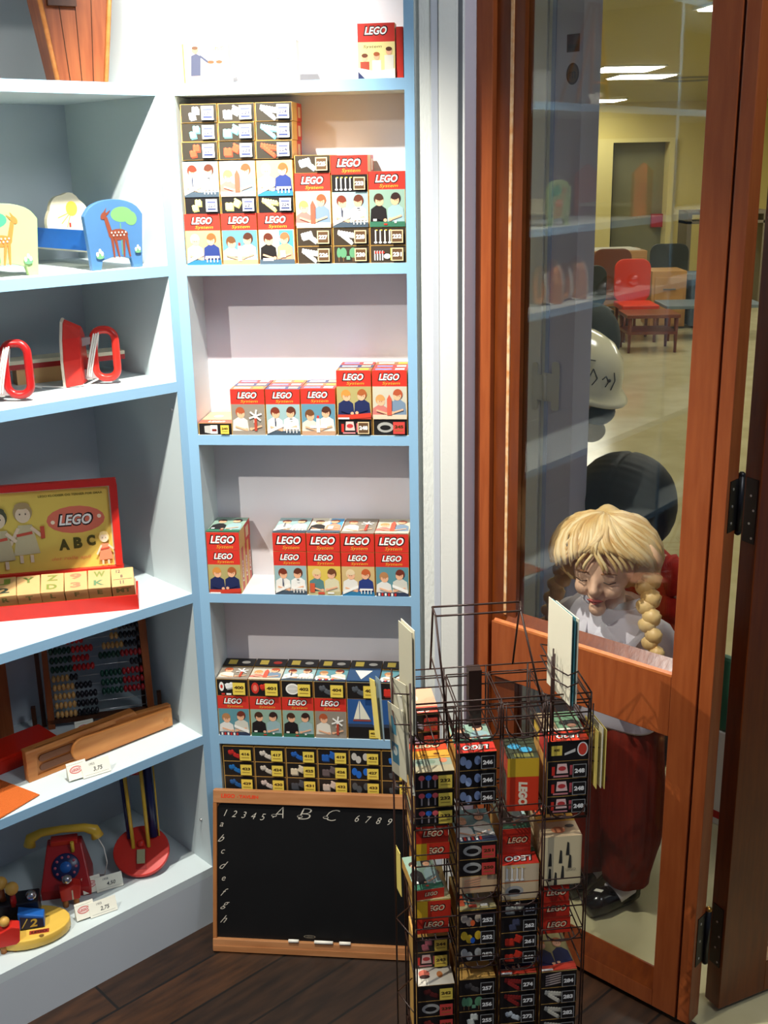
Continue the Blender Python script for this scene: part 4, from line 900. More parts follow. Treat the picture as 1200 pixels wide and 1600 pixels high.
# ---- toy telephone
Tt = at(FL, -0.262, 0.165, 0.139, -32)
tp = empty('toy_telephone', Tt, 'red toy telephone with yellow handset and blue dial', 'toy telephone')
b = MB()
vs = [(-.052, -.045, 0), (.052, -.045, 0), (.052, .040, 0), (-.052, .040, 0), (-.052, -.045, .022), (.052, -.045, .022), (.036, .008, .098), (-.036, .008, .098), (-.036, .036, .098), (.036, .036, .098), (.052, .040, .022), (-.052, .040, .022)]
b.add(vs, [(3, 2, 1, 0), (0, 1, 5, 4), (4, 5, 6, 7), (7, 6, 9, 8), (2, 3, 11, 10), (10, 11, 8, 9), (1, 2, 10, 5), (5, 10, 9, 6), (3, 0, 4, 11), (11, 4, 7, 8)])
obj('body', b, REDD, tp, bevel=.003)
MD = Matrix.Translation((0.002, -.0195, .0585)) @ Matrix.Rotation(R_(55), 4, 'X')
b = MB(); b.lathe([(0, .006), (.027, .006), (.029, .004), (.029, 0)], M=MD); o = obj('dial', b, NAVY, tp)
o.modifiers.clear()
b = MB(); [b.lathe([(0, .0072), (.0030, .0072), (.0030, .006)], c=MD.to_3x3() @ Vector((.0215 * math.cos(R_(36 * k)), .0215 * math.sin(R_(36 * k)), 0)) , n=10, M=MD) for k in range(10)]; obj('number_dots', b, mat('dot_red', (190, 90, 110), 0.4), o)
b = MB(); b.lathe([(0, .009), (.010, .009), (.012, .006)], M=MD, n=20); obj('hub', b, BLUP, o)
b = MB(); b.box(-.028, .028, .006, .030, .096, .108); obj('cradle', b, REDP, tp, bevel=.002)
b = MB(); b.tube([(-.070, .006, .105), (-.066, .008, .122), (-.045, .010, .131), (0, .010, .134), (.045, .010, .131), (.066, .008, .124), (.071, .006, .108)], .009, n=12, rs=[.013, .012, .009, .008, .009, .012, .014]); obj('handset', b, YELP, tp)
b = MB(); b.cyl((.018, -.004), .004, .085, .108, 0, 12); obj('hook', b, YELP, tp)
b = MB(); b.tube([(.071, .006, .105), (.082, .004, .08), (.086, .0, .045), (.078, .004, .012), (.06, .02, .003)], .0012, n=6); obj('cord', b, CORD, tp)

# ---- yellow pull toy with numbered car and bead-head figures
Tq = at(FL, -0.410, 0.084, 0.139, -30)
qt = empty('pull_toy', Tq, 'yellow wooden pull-toy base with a black number two car and bead figures', 'pull toy')
p = []
for k in range(28):
    a_ = 2 * math.pi * k / 28; p.append((.012 + .078 * math.cos(a_) * (1 + .10 * math.cos(a_)), -.002 + .058 * math.sin(a_)))
b = MB(); b.prism(p, .004, .026, 'z', smooth=True); o = obj('base', b, mat('pull_toy_yellow', (232, 190, 84), 0.3, 0.5, noise=0.06, nscale=25), qt, bevel=.003)
a = Art(); a.ell(.034, -.034, .0001, .0001, RED); a.rect(.02, -.043, .058, -.031, (150, 50, 34)); a.text('LEGO', .039, -.037, .007, (40, 20, 16), .04, .1, wid=.03); a.ell(.044, -.051, .005, .004, (120, 90, 40)); a.build('printed_logo', 'top', o, 0, 0, .0262)
b = MB(); b.box(-.042, .04, .0, .046, .026, .072); o = obj('car_body', b, mat('toy_black', (24, 24, 30), 0.3), qt, bevel=.003)
b = MB(); b.prism([(-.0, .028), (.05, .028), (.05, .052), (-.0, .066)], -.026, 0, 'y'); o2 = obj('car_bonnet', b, BLUP, qt, bevel=.002)
a = Art(); a.poly([(.004, .029), (.048, .029), (.048, .048), (.004, .058)], (28, 36, 60)); a.text('2', .030, .041, .018, (200, 170, 70), .03, .2, wid=.014); a.line((.006, .032), (.018, .052), .002, (200, 180, 90)); a.build('painted_number', 'front', o2, 0, -.0262, 0)
b = MB(); b.box(.03, .046, -.016, .0, .0, .01); 
for (x, y) in ((-.05, -.045), (.06, -.03), (-.05, .045), (.06, .04)):
    w_ = MB(); w_.cyl((x, .009), .009, y - .004, y + .004, 0, 20, 'y'); obj('wheel', w_, mat('toy_black', (24, 24, 30)), qt)
for (x, y, z) in ((-.030, .02, .072), (-.008, .005, .066)):
    b = MB(); b.tube([(x, y, z), (x, y, z + .03)], .006, rs=[.007, .005]); f = obj('figure', b, WOODV if x < -.02 else REDD, qt)
    b = MB(); b.ball((x, y, z + .040), .0135); obj('head', b, KNOB, f)
b = MB(); b.ball((.026, .010, .080), .011); obj('ball', b, mat('silver', (180, 180, 186), 0.25, metal=0.9), qt)
# small red figure with silver ball head
Ts = at(FL, -0.292, 0.098, 0.139, -24)
fg = empty('wooden_figure', Ts, 'small red block figure with silver ball head beside the yellow base', 'toy figure', 'red block figures')
b = MB(); b.prism([(-.018, .020), (.020, .020), (.024, .050), (.010, .056), (-.020, .046)], -.012, .014, 'y'); obj('body', b, REDP, fg, bevel=.002)
for x in (-.010, .012):
    b = MB(); b.tube([(x, 0, .0), (x, 0, .022)], .006, n=10); obj('leg', b, WOOD, fg)
b = MB(); b.ball((-.002, 0, .064), .0105); obj('head', b, _M['silver'], fg)
b = MB(); b.box(.004, .007, -.0135, -.012, .022, .044); obj('stripe', b, CREAM, fg)
Ts2 = at(FL, -0.452, 0.052, 0.139, -24)
fg = empty('wooden_figure', Ts2, 'red block figure cut by the left picture edge on the lowest shelf', 'toy figure', 'red block figures')
b = MB(); b.prism([(-.018, .020), (.022, .020), (.026, .056), (.010, .062), (-.020, .050)], -.012, .014, 'y'); obj('body', b, REDP, fg, bevel=.002)
for x in (-.010, .012):
    b = MB(); b.tube([(x, 0, .0), (x, 0, .022)], .006, n=10); obj('leg', b, WOOD, fg)
b = MB(); b.ball((-.002, 0, .070), .0105); obj('head', b, KNOB, fg)

# ---- round red base with blue and yellow rods
Tg = at(FL, -0.136, 0.072, 0.1392, -36)
pg = empty('rod_toy', Tg, 'round red wooden base carrying tall blue and yellow rods', 'rod toy')
MT = Matrix.Translation((0, 0, .003)) @ Matrix.Rotation(R_(38), 4, 'X')      # leaning disc; y' runs up the disc
p = [(.061 * math.cos(2 * math.pi * k / 36), .056 + .056 * math.sin(2 * math.pi * k / 36)) for k in range(36)]
b = MB(); b.prism(p, -.0, .014, 'z', M=MT, smooth=True); d = obj('disc', b, REDP, pg, bevel=.002)
b = MB(); b.box(-.011, .011, .014, .058, .0141, .0150, M=MT); obj('slot', b, REDD, d)
b = MB(); b.box(-.0085, .0085, .026, .056, .015, .021, M=MT); obj('block', b, mat('block_olive', (170, 170, 130), 0.4), d)
b = MB(); b.ball(MT @ Vector((0, .070, .018)), .0085); obj('knob', b, REDP, d)
d0 = Vector((-.010, .055, .205))
for (x, dx, mt, nm, wd) in ((-.0165, -.004, YELP, 'yellow', .0042), (.0165, .000, YELP, 'yellow', .0042), (-.0255, -.006, NAVY, 'blue', .005), (.027, .002, NAVY, 'blue', .0095), (.039, .004, YELP, 'yellow', .0018)):
    s0 = MT @ Vector((x, .062 if abs(x) < .02 else .085, .014)); e0 = s0 + d0 * 1.12 + Vector((dx - .0, 0, 0))
    b = MB(); b.tube([s0, e0], wd, n=8); obj('rod', b, mt, pg)
b = MB(); b.tube([Vector((-.024, .112, .20)), Vector((.020, .112, .20))], .008, n=8); obj('cross_piece', b, REDP, pg)

# ---- things beyond the picture's left edge that the door glass mirrors
ea = empty('toy_easel', at(FL, -0.93, 0.12, 1.764), 'small wooden easel on the top shelf, seen only as a reflection', 'toy easel')
for s in (-1, 1):
    b = MB(); b.tube([(s * .055, 0, 0), (s * .016, .02, .29)], .006, n=8); obj('leg', b, WOOD, ea)
    b = MB(); b.tube([(s * .05, .11, 0), (s * .016, .03, .29)], .005, n=8); obj('leg', b, WOOD, ea)
b = MB(); b.tube([(-.045, .003, .07), (.045, .003, .07)], .004, n=8); obj('cross_bar', b, WOOD, ea)
price(FL, -0.82, 0.04, 1.7645, 0, 'price card on the top shelf beside the easel, mirrored in the door glass')
for k, (xx, yy) in enumerate(((-.86, .05), (-.97, .06), (-1.03, .12), (-1.12, .08))):
    b = MB(); b.ball((0, 0, .020), .020); tag(obj('steel_ball', b, _M['silver'], None, at(FL, xx, yy, 1.224)), 'shiny steel ball on the iron shelf, seen only in the door glass', 'steel ball', 'steel balls on the iron shelf')
t = empty('toy_cot', at(FL, -1.13, 0.07, 1.444), 'red toy cot beyond the picture edge, mirrored in the door glass', 'toy cot')
for y in (0, .2):
    b = MB(); b.prism([(-.11, 0), (.05, 0), (.05, .13), (-.02, .16), (-.09, .13), (-.11, .09)], y, y + .01, 'y'); obj('end_board', b, mat('cot_red', (220, 90, 60), 0.35), t)
b = MB(); b.box(-.10, .04, .01, .2, .03, .04); obj('bed', b, CREAM, t)

# ================================================================ BLACKBOARD
TB = at(FR, 0.006, -0.112, 0.001) @ Matrix.Rotation(R_(-14.7), 4, 'X')
WB = mat('board_frame_beech', (178, 124, 80), 0.45, 0.4, rgb2=(158, 104, 62), nscale=8, stretch=(1, 8, 8))
WBV = mat('board_frame_side', (168, 110, 62), 0.45, 0.4, rgb2=(150, 94, 50), nscale=8, stretch=(8, 8, 1))
BW_, BH_ = 0.432, 0.350
bb = tag(obj('blackboard', MB().box(0.004, BW_ - .004, .004, .010, .01, BH_ - .01), mat('slate_black', (14, 14, 14), 0.5, 0.35, noise=0.3, nscale=8), None, TB), 'black writing board in a pale wooden frame leaning on the bookcase', 'blackboard')
b = MB(); b.box(0, BW_, -.003, .013, BH_ - .028, BH_); obj('top_rail', b, WB, bb, bevel=.0012)
b = MB(); b.box(0, BW_, -.006, .013, 0, .026); obj('bottom_rail', b, WB, bb, bevel=.0015)
for x0 in (0, BW_ - .008):
    b = MB(); b.box(x0, x0 + .008, -.003, .013, .0262, BH_ - .0282); obj('side_rail', b, WBV, bb)
b = MB(); b.box(0.002, BW_ - .002, -.0085, -.0062, .0, .012); obj('chalk_ledge', b, WB, bb)
a = Art(); 
for (cx, cz) in ((.008, BH_ - .028),): a.poly([(cx, cz), (cx + .012, cz), (cx + .004, cz - .004), (cx, cz - .012)], (190, 122, 66))
for i, t in enumerate('12345'): a.text(t, .026 + .0205 * i, .299 - .0015 * i, .014, (196, 190, 176), -.01, .45)
a.build('numerals', 'front', bb, 0, .0039, 0); a = Art()
for i, t in enumerate('ABC'): a.text(t, .146 + .056 * i, .304 - .001 * i, .024, (190, 184, 170), -.022, .5, wid=.024); a.ell(.132 + .056 * i, .297, .006, .003, (190, 184, 170)); a.ell(.132 + .056 * i, .2975, .005, .002, (14, 14, 14))
a.build('capital_letters', 'front', bb, 0, .0039, 0); a = Art()
for i, t in enumerate('6789'): a.text(t, .312 + .023 * i, .297 - .0015 * i, .014, (196, 190, 176), -.01, .45)
a.build('numerals', 'front', bb, 0, .0039, 0); a = Art()
for i, t in enumerate('abcdefgh'): a.text(t, .018 + .001 * i, .273 - .0295 * i, .009 if t in 'ace' else .016, (186, 178, 164), -.005, .8 if t in 'bdfgh' else .4)
a.build('small_letters', 'front', bb, 0, .0039, 0); a = Art()
a.ell(.210, .036, .013, .0035, (120, 112, 96)); a.ell(.210, .036, .011, .0025, (20, 20, 20)); a.text('LEGO', .210, .036, .0035, (130, 122, 106), .0, .1)
a.build('maker_mark', 'front', bb, 0, .0039, 0)
a = Art(); a.text('LEGO', .033, BH_ - .012, .009, (214, 66, 34), .05, .1, wid=.030); a.text('TAVLEN', .078, BH_ - .0125, .007, (214, 66, 34), .05, 0, wid=.042); a.rect(.053, BH_ - .014, .055, BH_ - .012, (214, 66, 34)); a.build('frame_lettering', 'front', bb, 0, -.0031, 0)
for i, (x, L) in enumerate(((.166, .022), (.222, .040), (.276, .024))):
    b = MB(); b.tube([(0, 0, .0035), (L, 0, .0035)], .0036, n=12); tag(obj('chalk_stick', b, mat('chalk_white', (236, 232, 220), 0.8, 0.1), None, TB @ Matrix.Translation((x, -.0068, .026)) @ Matrix.Rotation(R_(14.7 * 0), 4, 'X')), ['short piece of white chalk on the left of the three', 'longest piece of white chalk on the blackboard ledge', 'white chalk piece on the right of the three'][i], 'chalk', 'chalk on the blackboard ledge')

# ================================================================ WIRE RACK OF TOY BOXES
WIRE = mat('wire_dark_brown', (48, 26, 18), 0.4, 0.5)
rk = empty('display_rack', at(FK, 0, 0, 0), 'dark wire display rack packed with toy boxes in front of the door', 'wire rack')
CX = [-0.1045, -0.032, 0.0405, 0.113, 0.188]       # uprights; columns lie between them
for i, x in enumerate(CX):
    for (y, top) in ((-0.008, 0.80 - .03 * (i in (1,))), (0.118, 0.80)):
        b = MB(); b.tube([(x, y, 0.0), (x, y, top)], 0.0016, n=6); b.tube([(x + .004, y, 0.0), (x + .004, y, top - .02)], 0.0013, n=6); obj('upright', b, WIRE, rk)
# horizontal rims
for z in (0.80, 0.783, 0.766, 0.735, 0.70, 0.572, 0.40, 0.28, 0.095, 0.05):
    for y in (-0.008, 0.118):
        if z in (.70, .28) and y < 0: continue
        b = MB(); b.tube([(-0.1045, y, z), (0.188, y, z)], 0.0014, n=6); obj('cross_wire', b, WIRE, rk)
    for x in (-0.1045, 0.188):
        b = MB(); b.tube([(x, -.008, z), (x, .118, z)], 0.0014, n=6); obj('cross_wire', b, WIRE, rk)
def basket(ci, z0, y0=-0.010, y1=0.112, h=0.045, hoop=True):
    xa, xb = CX[ci] + .003, CX[ci + 1] - .001
    b = MB(); r = .0013
    b.tube([(xa, y0, z0 + h), (xa, y0, z0), (xa, y1, z0), (xa, y1, z0 + h)], r, n=5); b.tube([(xb, y0, z0 + h), (xb, y0, z0), (xb, y1, z0), (xb, y1, z0 + h)], r, n=5)
    b.tube([(xa, y0, z0 + h), (xb, y0, z0 + h), (xb, y1, z0 + h), (xa, y1, z0 + h)], r, n=5, closed=True)
    for k in range(3):
        x = xa + (xb - xa) * (k + .5) / 3; b.tube([(x, y0, z0), (x, y1, z0)], r, n=5)
    for y in (y0, (y0 + y1) / 2, y1): b.tube([(xa, y, z0), (xb, y, z0)], r, n=5)
    if hoop:
        P = [(xa + .004, y0 - .004, z0 + h)]
        for k in range(9): t = R_(180 + 180 * k / 8); P.append(((xa + xb) / 2 + (xb - xa - .010) / 2 * math.cos(t), y0 - .004, z0 + .018 + .022 * math.sin(t) + .004))
        P.append((xb - .004, y0 - .004, z0 + h)); b.tube(P, r, n=5)
    return obj('basket', b, WIRE, rk)
for ci in range(4): basket(ci, 0.730, h=.060)
for ci, z in ((0, .5735), (1, .5965), (2, .5845), (3, .5775), (0, .5045), (1, .4345), (2, .4145), (3, .4365), (0, .3595), (1, .2965), (2, .2845), (3, .3365), (0, .0915), (1, .0915), (2, .0915), (3, .0915)):
    basket(ci, z - .0015, h=.022, hoop=ci > 0 and z > .2)
# carrying handle
b = MB()
for y, z in ((.036, .930), (.070, .932)):
    b.tube([(-.058, y, z), (.080 if y < .05 else .087, y, z)], .0018, n=6)
b.tube([(-.058, .036, .930), (-.058, .070, .932)], .0018, n=6); b.tube([(.080, .036, .930), (.087, .070, .932)], .0018, n=6)
for P in ([(-.058, .036, .93), (-.044, -.008, .735)], [(-.057, .07, .932), (-.055, .118, .80)], [(.080, .036, .93), (.111, -.008, .77)], [(.087, .07, .932), (.087, .118, .80)]):
    b.tube(P, .0018, n=6)
b.tube([(-.056, .10, .83), (-.028, -.008, .71)], .0012, n=6); obj('carrying_handle', b, WIRE, rk)
b = MB(); b.box(.008, .030, .10, .124, .66, .80); obj('hinge_plate', b, mat('rack_plate', (40, 26, 20), 0.4), rk)
b = MB()
for z in (.835, .855): b.tube([(.120, -.02, z), (.120, .06, z + .004), (.150, .055, z), (.158, -.03, z - .006), (.140, -.038, z - .008), (.120, -.02, z)], .0013, n=6)
for x, y in ((.121, -.01), (.128, .0), (.131, .02)): b.tube([(x, y, .70), (x, y, .868)], .0014, n=6)
obj('card_holder', b, WIRE, rk)
b = MB()
for z in (.675, .700): b.tube([(.190, -.005, z), (.212, -.012, z), (.216, .040, z), (.190, .05, z)], .0012, n=6)
obj('card_holder', b, WIRE, rk)
b = MB()
for z in (.68, .79, .842): b.tube([(-.1045, .03, z), (-.134, .0, z), (-.136, -.05, z), (-.112, -.056, z), (-.1045, -.008, z)], .0013, n=6)
for x, y in ((-.134, .0), (-.112, -.056)): b.tube([(x, y, .08), (x, y, .86)], .0015, n=6)
for z in (.40, .25, .10): b.tube([(-.1045, .03, z), (-.134, .0, z), (-.112, -.056, z), (-.1045, -.008, z)], .0012, n=6)
obj('card_holder', b, WIRE, rk)

# ---- boxes held in the rack
G = 'toy boxes in the wire rack'
def K(ci, y, z, spec, label, W=.066, H=.0325, **k):
    return flat_box(FK, CX[ci] + .0045, y, z, spec, label, G, W=W, H=H - .0003, **k)
X0 = [c + .0045 for c in CX]
sg = ('signs', WHT, '232', 'y')
K(0, 0, .5750, sg, 'flat box with small road signs, lowest of three in the rack, yellow label', top=None)
K(0, 0, .6078, sg, 'middle flat box with red and blue road signs in the rack')
o = K(0, 0, .6406, sg, 'top road-sign box in the rack with a yellow and red lid', top=None)
a = Art(); D = .1; W = .066
a.rect(0, 0, W, D, (206, 176, 120)); a.rect(0, 0, W, D * .2, (170, 160, 130)); a.rect(0, D * .2, W, D * .42, (150, 160, 140)); a.ell(W * .2, D * .32, W * .1, D * .06, (90, 110, 100)); a.ell(W * .5, D * .32, W * .1, D * .06, (120, 140, 120)); a.ell(W * .8, D * .34, W * .1, D * .07, (214, 130, 90)); a.rect(0, D * .42, W, D * .68, (226, 164, 60)); a.ell(W * .35, D * .54, W * .05, D * .03, (120, 70, 30)); a.ell(W * .68, D * .56, W * .08, D * .035, (120, 70, 30))
a.rect(0, D * .68, W, D, (222, 74, 36)); a.logo(W * .5, D * .84, D * .14, fg=(240, 214, 170)); a.build('top_print', 'top', o, 0, 0, .0322)
def redflat(ci, y, z, label, dx=0, W=.058, yellow=False, H=.032, rz=0):
    o = carton(FK, X0[ci] + dx, y, z, W, .1, H, label, G, CARD, rz)
    a = Art(); a.rect(0, 0, W, H, (196, 48, 30)); a.logo(W * .55, H * .55, min(H * .36, .011), fg=(236, 200, 160)); 
    if yellow: a.n += 1; a.rect(0, 0, W * .34, H, (226, 178, 40)); a.rect(W * .34, 0, W * .42, H, (206, 60, 30))
    a.build('logo_band', 'front', o); topart(o, W, .1, H, 'green' if not yellow else 'yellow'); return o
redflat(0, 0.003, .5060, 'lower red box with faded white logo, left column, second tier of rack', yellow=True)
redflat(0, 0.003, .5384, 'upper red box with white logo directly under the road-sign boxes', W=.056)
redflat(0, 0.003, .3610, 'lower red box of the third tier, left column of the rack', W=.056)
redflat(0, 0.003, .3934, 'half yellow and half red box, left column of the rack', W=.060, yellow=True)
o = redflat(0, 0.004, .4260, 'red box lying askew with a bright red flap, left column of rack', W=.05, rz=6, H=.02)
K(0, 0, .0930, ('ring', (150, 140, 130), '236', 'r'), 'flat box with grey ring part at the bottom left of the rack')
K(0, 0, .1258, ('plates', (120, 40, 34), '237', 'r'), 'flat black box with dim red label, second from bottom left of rack')
K(0, 0, .1586, ('plates', (130, 46, 40), '238', 'r'), 'flat black box with red label and dark red plates in rack')
K(0, 0, .1914, ('ring', (156, 146, 134), '239', 'r'), 'flat black box with pale ring and red label, left column')
o = K(0, 0, .2242, ('plates', (92, 34, 32), '242', 'y'), 'flat box with yellow label and a white and pink lid, left column', top=None)
a = Art(); a.rect(0, 0, W, D, (214, 206, 190)); a.rect(0, D * .75, W, D, (70, 110, 70)); a.ell(W * .25, D * .3, W * .15, D * .1, (206, 110, 90)); a.ell(W * .25, D * .22, W * .14, D * .05, (60, 40, 36)); a.ell(W * .7, D * .62, W * .22, D * .22, (50, 48, 52)); a.ell(W * .72, D * .74, W * .12, D * .1, (206, 80, 66)); a.ell(W * .66, D * .25, W * .08, D * .08, (196, 120, 70)); a.build('top_print', 'top', o, 0, 0, .0322)
K(0, .045, .2570, ('windows', WHT, '243', 'y'), 'flat black box pushed back behind the white-topped box', D=.06, W=.064)
K(0, .045, .2898, ('single', (200, 110, 120), '244', 'y'), 'small dark box with pink bricks at the back of the left column', D=.06, W=.064)
# column two
for i, lab in enumerate(('lowest blue-and-white wheel box in the upper second column of the rack', 'middle box with blue and white parts, upper second column', 'box with red logo lid and blue-white parts, upper second column')):
    o = K(1, .012, .5980 + .0328 * i, ('dots', (150, 170, 206), '246', 'k'), lab, D=.095, top='logoflip' if i == 2 else None)
K(1, 0, .4360, ('grille', (222, 160, 120), '', 'y'), 'pale cream box at the bottom of the second tier, second column', dark=(216, 180, 136), H=.0335)
K(1, 0, .4698, ('ring', (90, 92, 94), '250', 'r'), 'flat black box with red label resting on the cream box')
K(1, 0, .5026, ('ring', (140, 138, 130), '251', 'r'), 'flat black box with red label under a printed lid, second column', top='teal')
for i, (c, wd) in enumerate((((176, 176, 170), 'grey'), ((222, 184, 50), 'yellow and blue'), ((214, 196, 170), 'cream and orange'))):
    o = K(1, 0, .2980 + .0348 * i, ('dots', c, '252', 'k'), f'flat black box showing {wd} lamps, second column, third tier', top='yellow' if i == 2 else None, H=.0345)
    if i: a = Art(); a.n = 30; a.ell(.024, .012, .004, .006, (226, 100, 50) if i == 2 else (34, 90, 180)); a.build('printed_spot', 'front', o)
for i, (k_, c, wd) in enumerate((('posts', (90, 90, 90), 'faint lamp posts'), ('grille', (70, 70, 66), 'dark bars'), ('single', (226, 230, 214), 'a white window'), ('trees', (60, 70, 60), 'dark trees'), ('plates', (80, 76, 74), 'grey plates'))):
    K(1, 0, .0930 + .0338 * i, (k_, c, '25' + str(3 + i), 'k'), f'flat black box showing {wd} at the bottom of the second column', H=.0335)
# column three
o = carton(FK, X0[2] + .010, .004, .5860, .052, .07, .098, 'box standing on end, yellow above red with sideways logo, in rack', G, CARD, -4)
a = Art(); a.rect(0, 0, .052, .098, (214, 60, 32)); a.rect(0, .064, .052, .098, (214, 172, 44)); a.text('LEGO', .026, .032, .015, (240, 226, 196), .07, .1, rot=-90, wid=.044); a.build('front_print', 'front', o)
a = Art(); a.rect(0, 0, .052, .07, (52, 60, 44)); a.ell(.016, .04, .011, .009, (60, 150, 190)); a.ell(.034, .028, .011, .009, (60, 150, 190)); a.rect(.012, .004, .044, .016, (110, 110, 60)); a.build('top_print', 'top', o, 0, 0, .098)
a = Art(); a.rect(0, 0, .07, .098, (200, 70, 44)); a.rect(0.01, 0.01, .06, .06, (150, 170, 160)); a.build('side_print', 'left', o, 0, .07, 0)
o = K(2, 0, .4160, ('ring', (110, 100, 70), '', 'y'), 'lower cream box with a faint grey car, third column of rack', dark=(214, 190, 150), H=.034, top='redpale')
o = K(2, 0, .4510, ('posts', (150, 160, 150), '', 'y'), 'upper cream box with red-logo lid, third column of rack', dark=(214, 192, 156), H=.034, top=None)
topart(o, .066, .1, .0337, 'logoflip')
o = redflat(2, .03, .4850, 'red box with upright logo standing behind the cream boxes', W=.05, dx=.008, H=.05)
for i, (k_, c, wd) in enumerate((('pair', (214, 60, 40), 'two red bricks'), ('pair', (206, 54, 36), 'red bricks set apart'), ('single', (70, 74, 96), 'a dark blue brick'), ('pair', (214, 214, 196), 'white round bricks'))):
    K(2, 0, .2860 + .0322 * i, (k_, c, '26' + str(i), 'k'), f'flat black box showing {wd}, third column of the rack', H=.032)
for i, (k_, c, wd) in enumerate((('bars', (150, 130, 80), 'a tan bar'), ('bars', (170, 150, 100), 'a yellowish bar'), ('plates', (206, 214, 214), 'pale plates'), ('bars', (140, 40, 36), 'a dull red bar'), ('bars', (150, 44, 40), 'a red bar below a printed lid'))):
    K(2, 0, .0930 + .0338 * i, (k_, c, '27' + str(i), 'k'), f'flat black box showing {wd}, bottom of the third column', H=.0335, top='navy' if i == 4 else None)
# column four
def K3(z, spec, label, **k): return flat_box(FK, .1195, -.004, z, spec, label, G, W=.069, H=.0325, rz=-1, **k)
for i, (c, wd) in enumerate((((234, 200, 190), 'bottom'), ((206, 110, 80), 'middle'), ((230, 190, 186), 'upper'))):
    K3(.5795 + .0328 * i, ('windows', c, '248', 'k'), f'{wd} black box of red windows, right-hand column of the rack')
o = carton(FK, .1195, -.004, .6780, .069, .1, .036, 'red-lidded box showing a red wheel, highest in the right column', G, CARD, -1)
a = Art(); a.rect(.0, 0, .069, .036, BLK); a.rect(.006, .010, .024, .028, YEL); a.text('400', .015, .020, .005, (70, 50, 20), .04); a.ell(.058, .020, .009, .013, WHT); a.ell(.058, .020, .007, .011, (206, 66, 50)); a.poly([(.028, .010), (.046, .016), (.046, .022), (.028, .014)], (210, 206, 196)); a.build('printed_picture', 'front', o)
a = Art(); a.rect(0, 0, .069, .034, (222, 60, 34)); a.logo(.036, .016, .0125, rot=180); a.rect(0, .034, .069, .042, (224, 214, 196)); a.rect(0, .042, .069, .1, (96, 130, 100)); a.rect(0, .042, .026, .1, (150, 130, 100)); a.ell(.050, .060, .018, .010, (40, 40, 40)); a.ell(.052, .05, .008, .006, (222, 160, 130)); a.build('top_print', 'top', o, 0, 0, .036)
a = Art(); a.rect(0, 0, .1, .036, (220, 180, 60)); a.rect(.04, 0, .1, .036, (206, 50, 40)); a.build('side_print', 'left', o, 0, .1, 0)
o = carton(FK, X0[3], 0, .4380, .066, .1, .094, 'tall cream box with black figures and an orange-banded top in rack', G, mat('carton_pale', (220, 200, 156), 0.5))
a = Art(); a.rect(0, 0, .066, .094, (222, 204, 160))
for (u, v) in ((.012, .02), (.022, .012), (.034, .024), (.012, .05), (.03, .055), (.042, .07), (.046, .045)): a.poly([(u - .003, v - .012), (u + .003, v - .012), (u + .002, v + .012), (u - .001, v + .014)], (50, 50, 46))
a.text('LEGO', .048, .03, .005, (140, 130, 110), 0); a.build('printed_picture', 'front', o)
a = Art(); a.rect(0, 0, .066, .045, (214, 190, 150)); a.ell(.03, .02, .012, .01, (206, 130, 90)); a.ell(.052, .03, .008, .005, (50, 50, 46)); a.rect(0, .045, .066, .07, (214, 164, 50)); a.ell(.045, .058, .008, .005, (60, 50, 40)); a.rect(0, .07, .066, .1, (206, 70, 34)); a.logo(.034, .085, .012, fg=(230, 200, 160)); a.build('top_print', 'top', o, 0, 0, .094)
redflat(3, .004, .3380, 'lower red box with faded logo under the tall cream box', W=.052)
redflat(3, .004, .3704, 'upper red box with faded logo under the tall cream box', W=.050, yellow=False)
redflat(3, .004, .4028, 'plain ochre-topped red box touching the tall cream box from below', W=.048)
for i, (k_, c, wd) in enumerate((('plates', (110, 100, 90), 'dim plates'), ('bars', (196, 190, 170), 'two pale bars'), ('bars', (206, 200, 180), 'pale bars, third from the bottom'), ('bars', (214, 208, 188), 'crossed white bars'), ('grille', (190, 170, 160), 'stripes under a printed lid'))):
    K(3, 0, .0930 + .0338 * i, (k_, c, '28' + str(i), 'k'), f'flat black box showing {wd}, bottom of the right column', H=.0335, top='navy' if i == 4 else None)
# back-left stack in the top tier
for i in range(3):
    o = flat_box(FK, -.107, .095, .628 + .0335 * i, ('plates', (196, 196, 214), '30' + str(i), 'r'), f'{["lowest", "middle", "highest"][i]} red-label box at the back left of the rack top', G, W=.064, H=.033, D=.1, top='redpale' if i == 2 else None)
# ---- cards and booklets tucked in the holders
def card(F, P0, P1, z0, z1, thick, mt, label, cat='card', g='cards in the wire rack', tilt=0, name='card'):
    (x0, y0), (x1, y1) = P0, P1; L = math.hypot(x1 - x0, y1 - y0); ang = math.degrees(math.atan2(y1 - y0, x1 - x0))
    M = at(F, x0, y0, z0, ang) @ Matrix.Rotation(R_(tilt), 4, 'Y')
    b = MB(); b.box(0, L, 0, thick, 0, z1 - z0); return tag(obj(name, b, mt, None, M, bevel=.0004), label, cat, g)
CW = mat('card_cream', (226, 220, 196), 0.6, 0.2); CYE = mat('card_yellow', (226, 204, 110), 0.6, 0.2); CTE = mat('card_teal', (70, 130, 140), 0.5, 0.3); CG = mat('card_grey', (190, 184, 160), 0.6, 0.2)
card(FK, (.131, .058), (.146, -.030), .790, .943, .0012, CW, 'front cream card in the tall holder at the right of the rack')
card(FK, (.136, .056), (.151, -.030), .788, .940, .0012, CTE, 'thin teal card between two cream cards in the right holder')
card(FK, (.141, .052), (.156, -.030), .792, .938, .0016, CW, 'rear cream card in the tall holder at the right of the rack')
card(FK, (.193, .040), (.198, -.020), .630, .735, .0012, CYE, 'yellow card at the right side of the rack, nearest the boxes')
card(FK, (.199, .042), (.205, -.022), .632, .742, .0012, CW, 'cream card behind the yellow card, right side of rack')
card(FK, (.205, .044), (.211, -.022), .630, .738, .0012, CYE, 'outer yellow card at the right side of the rack')
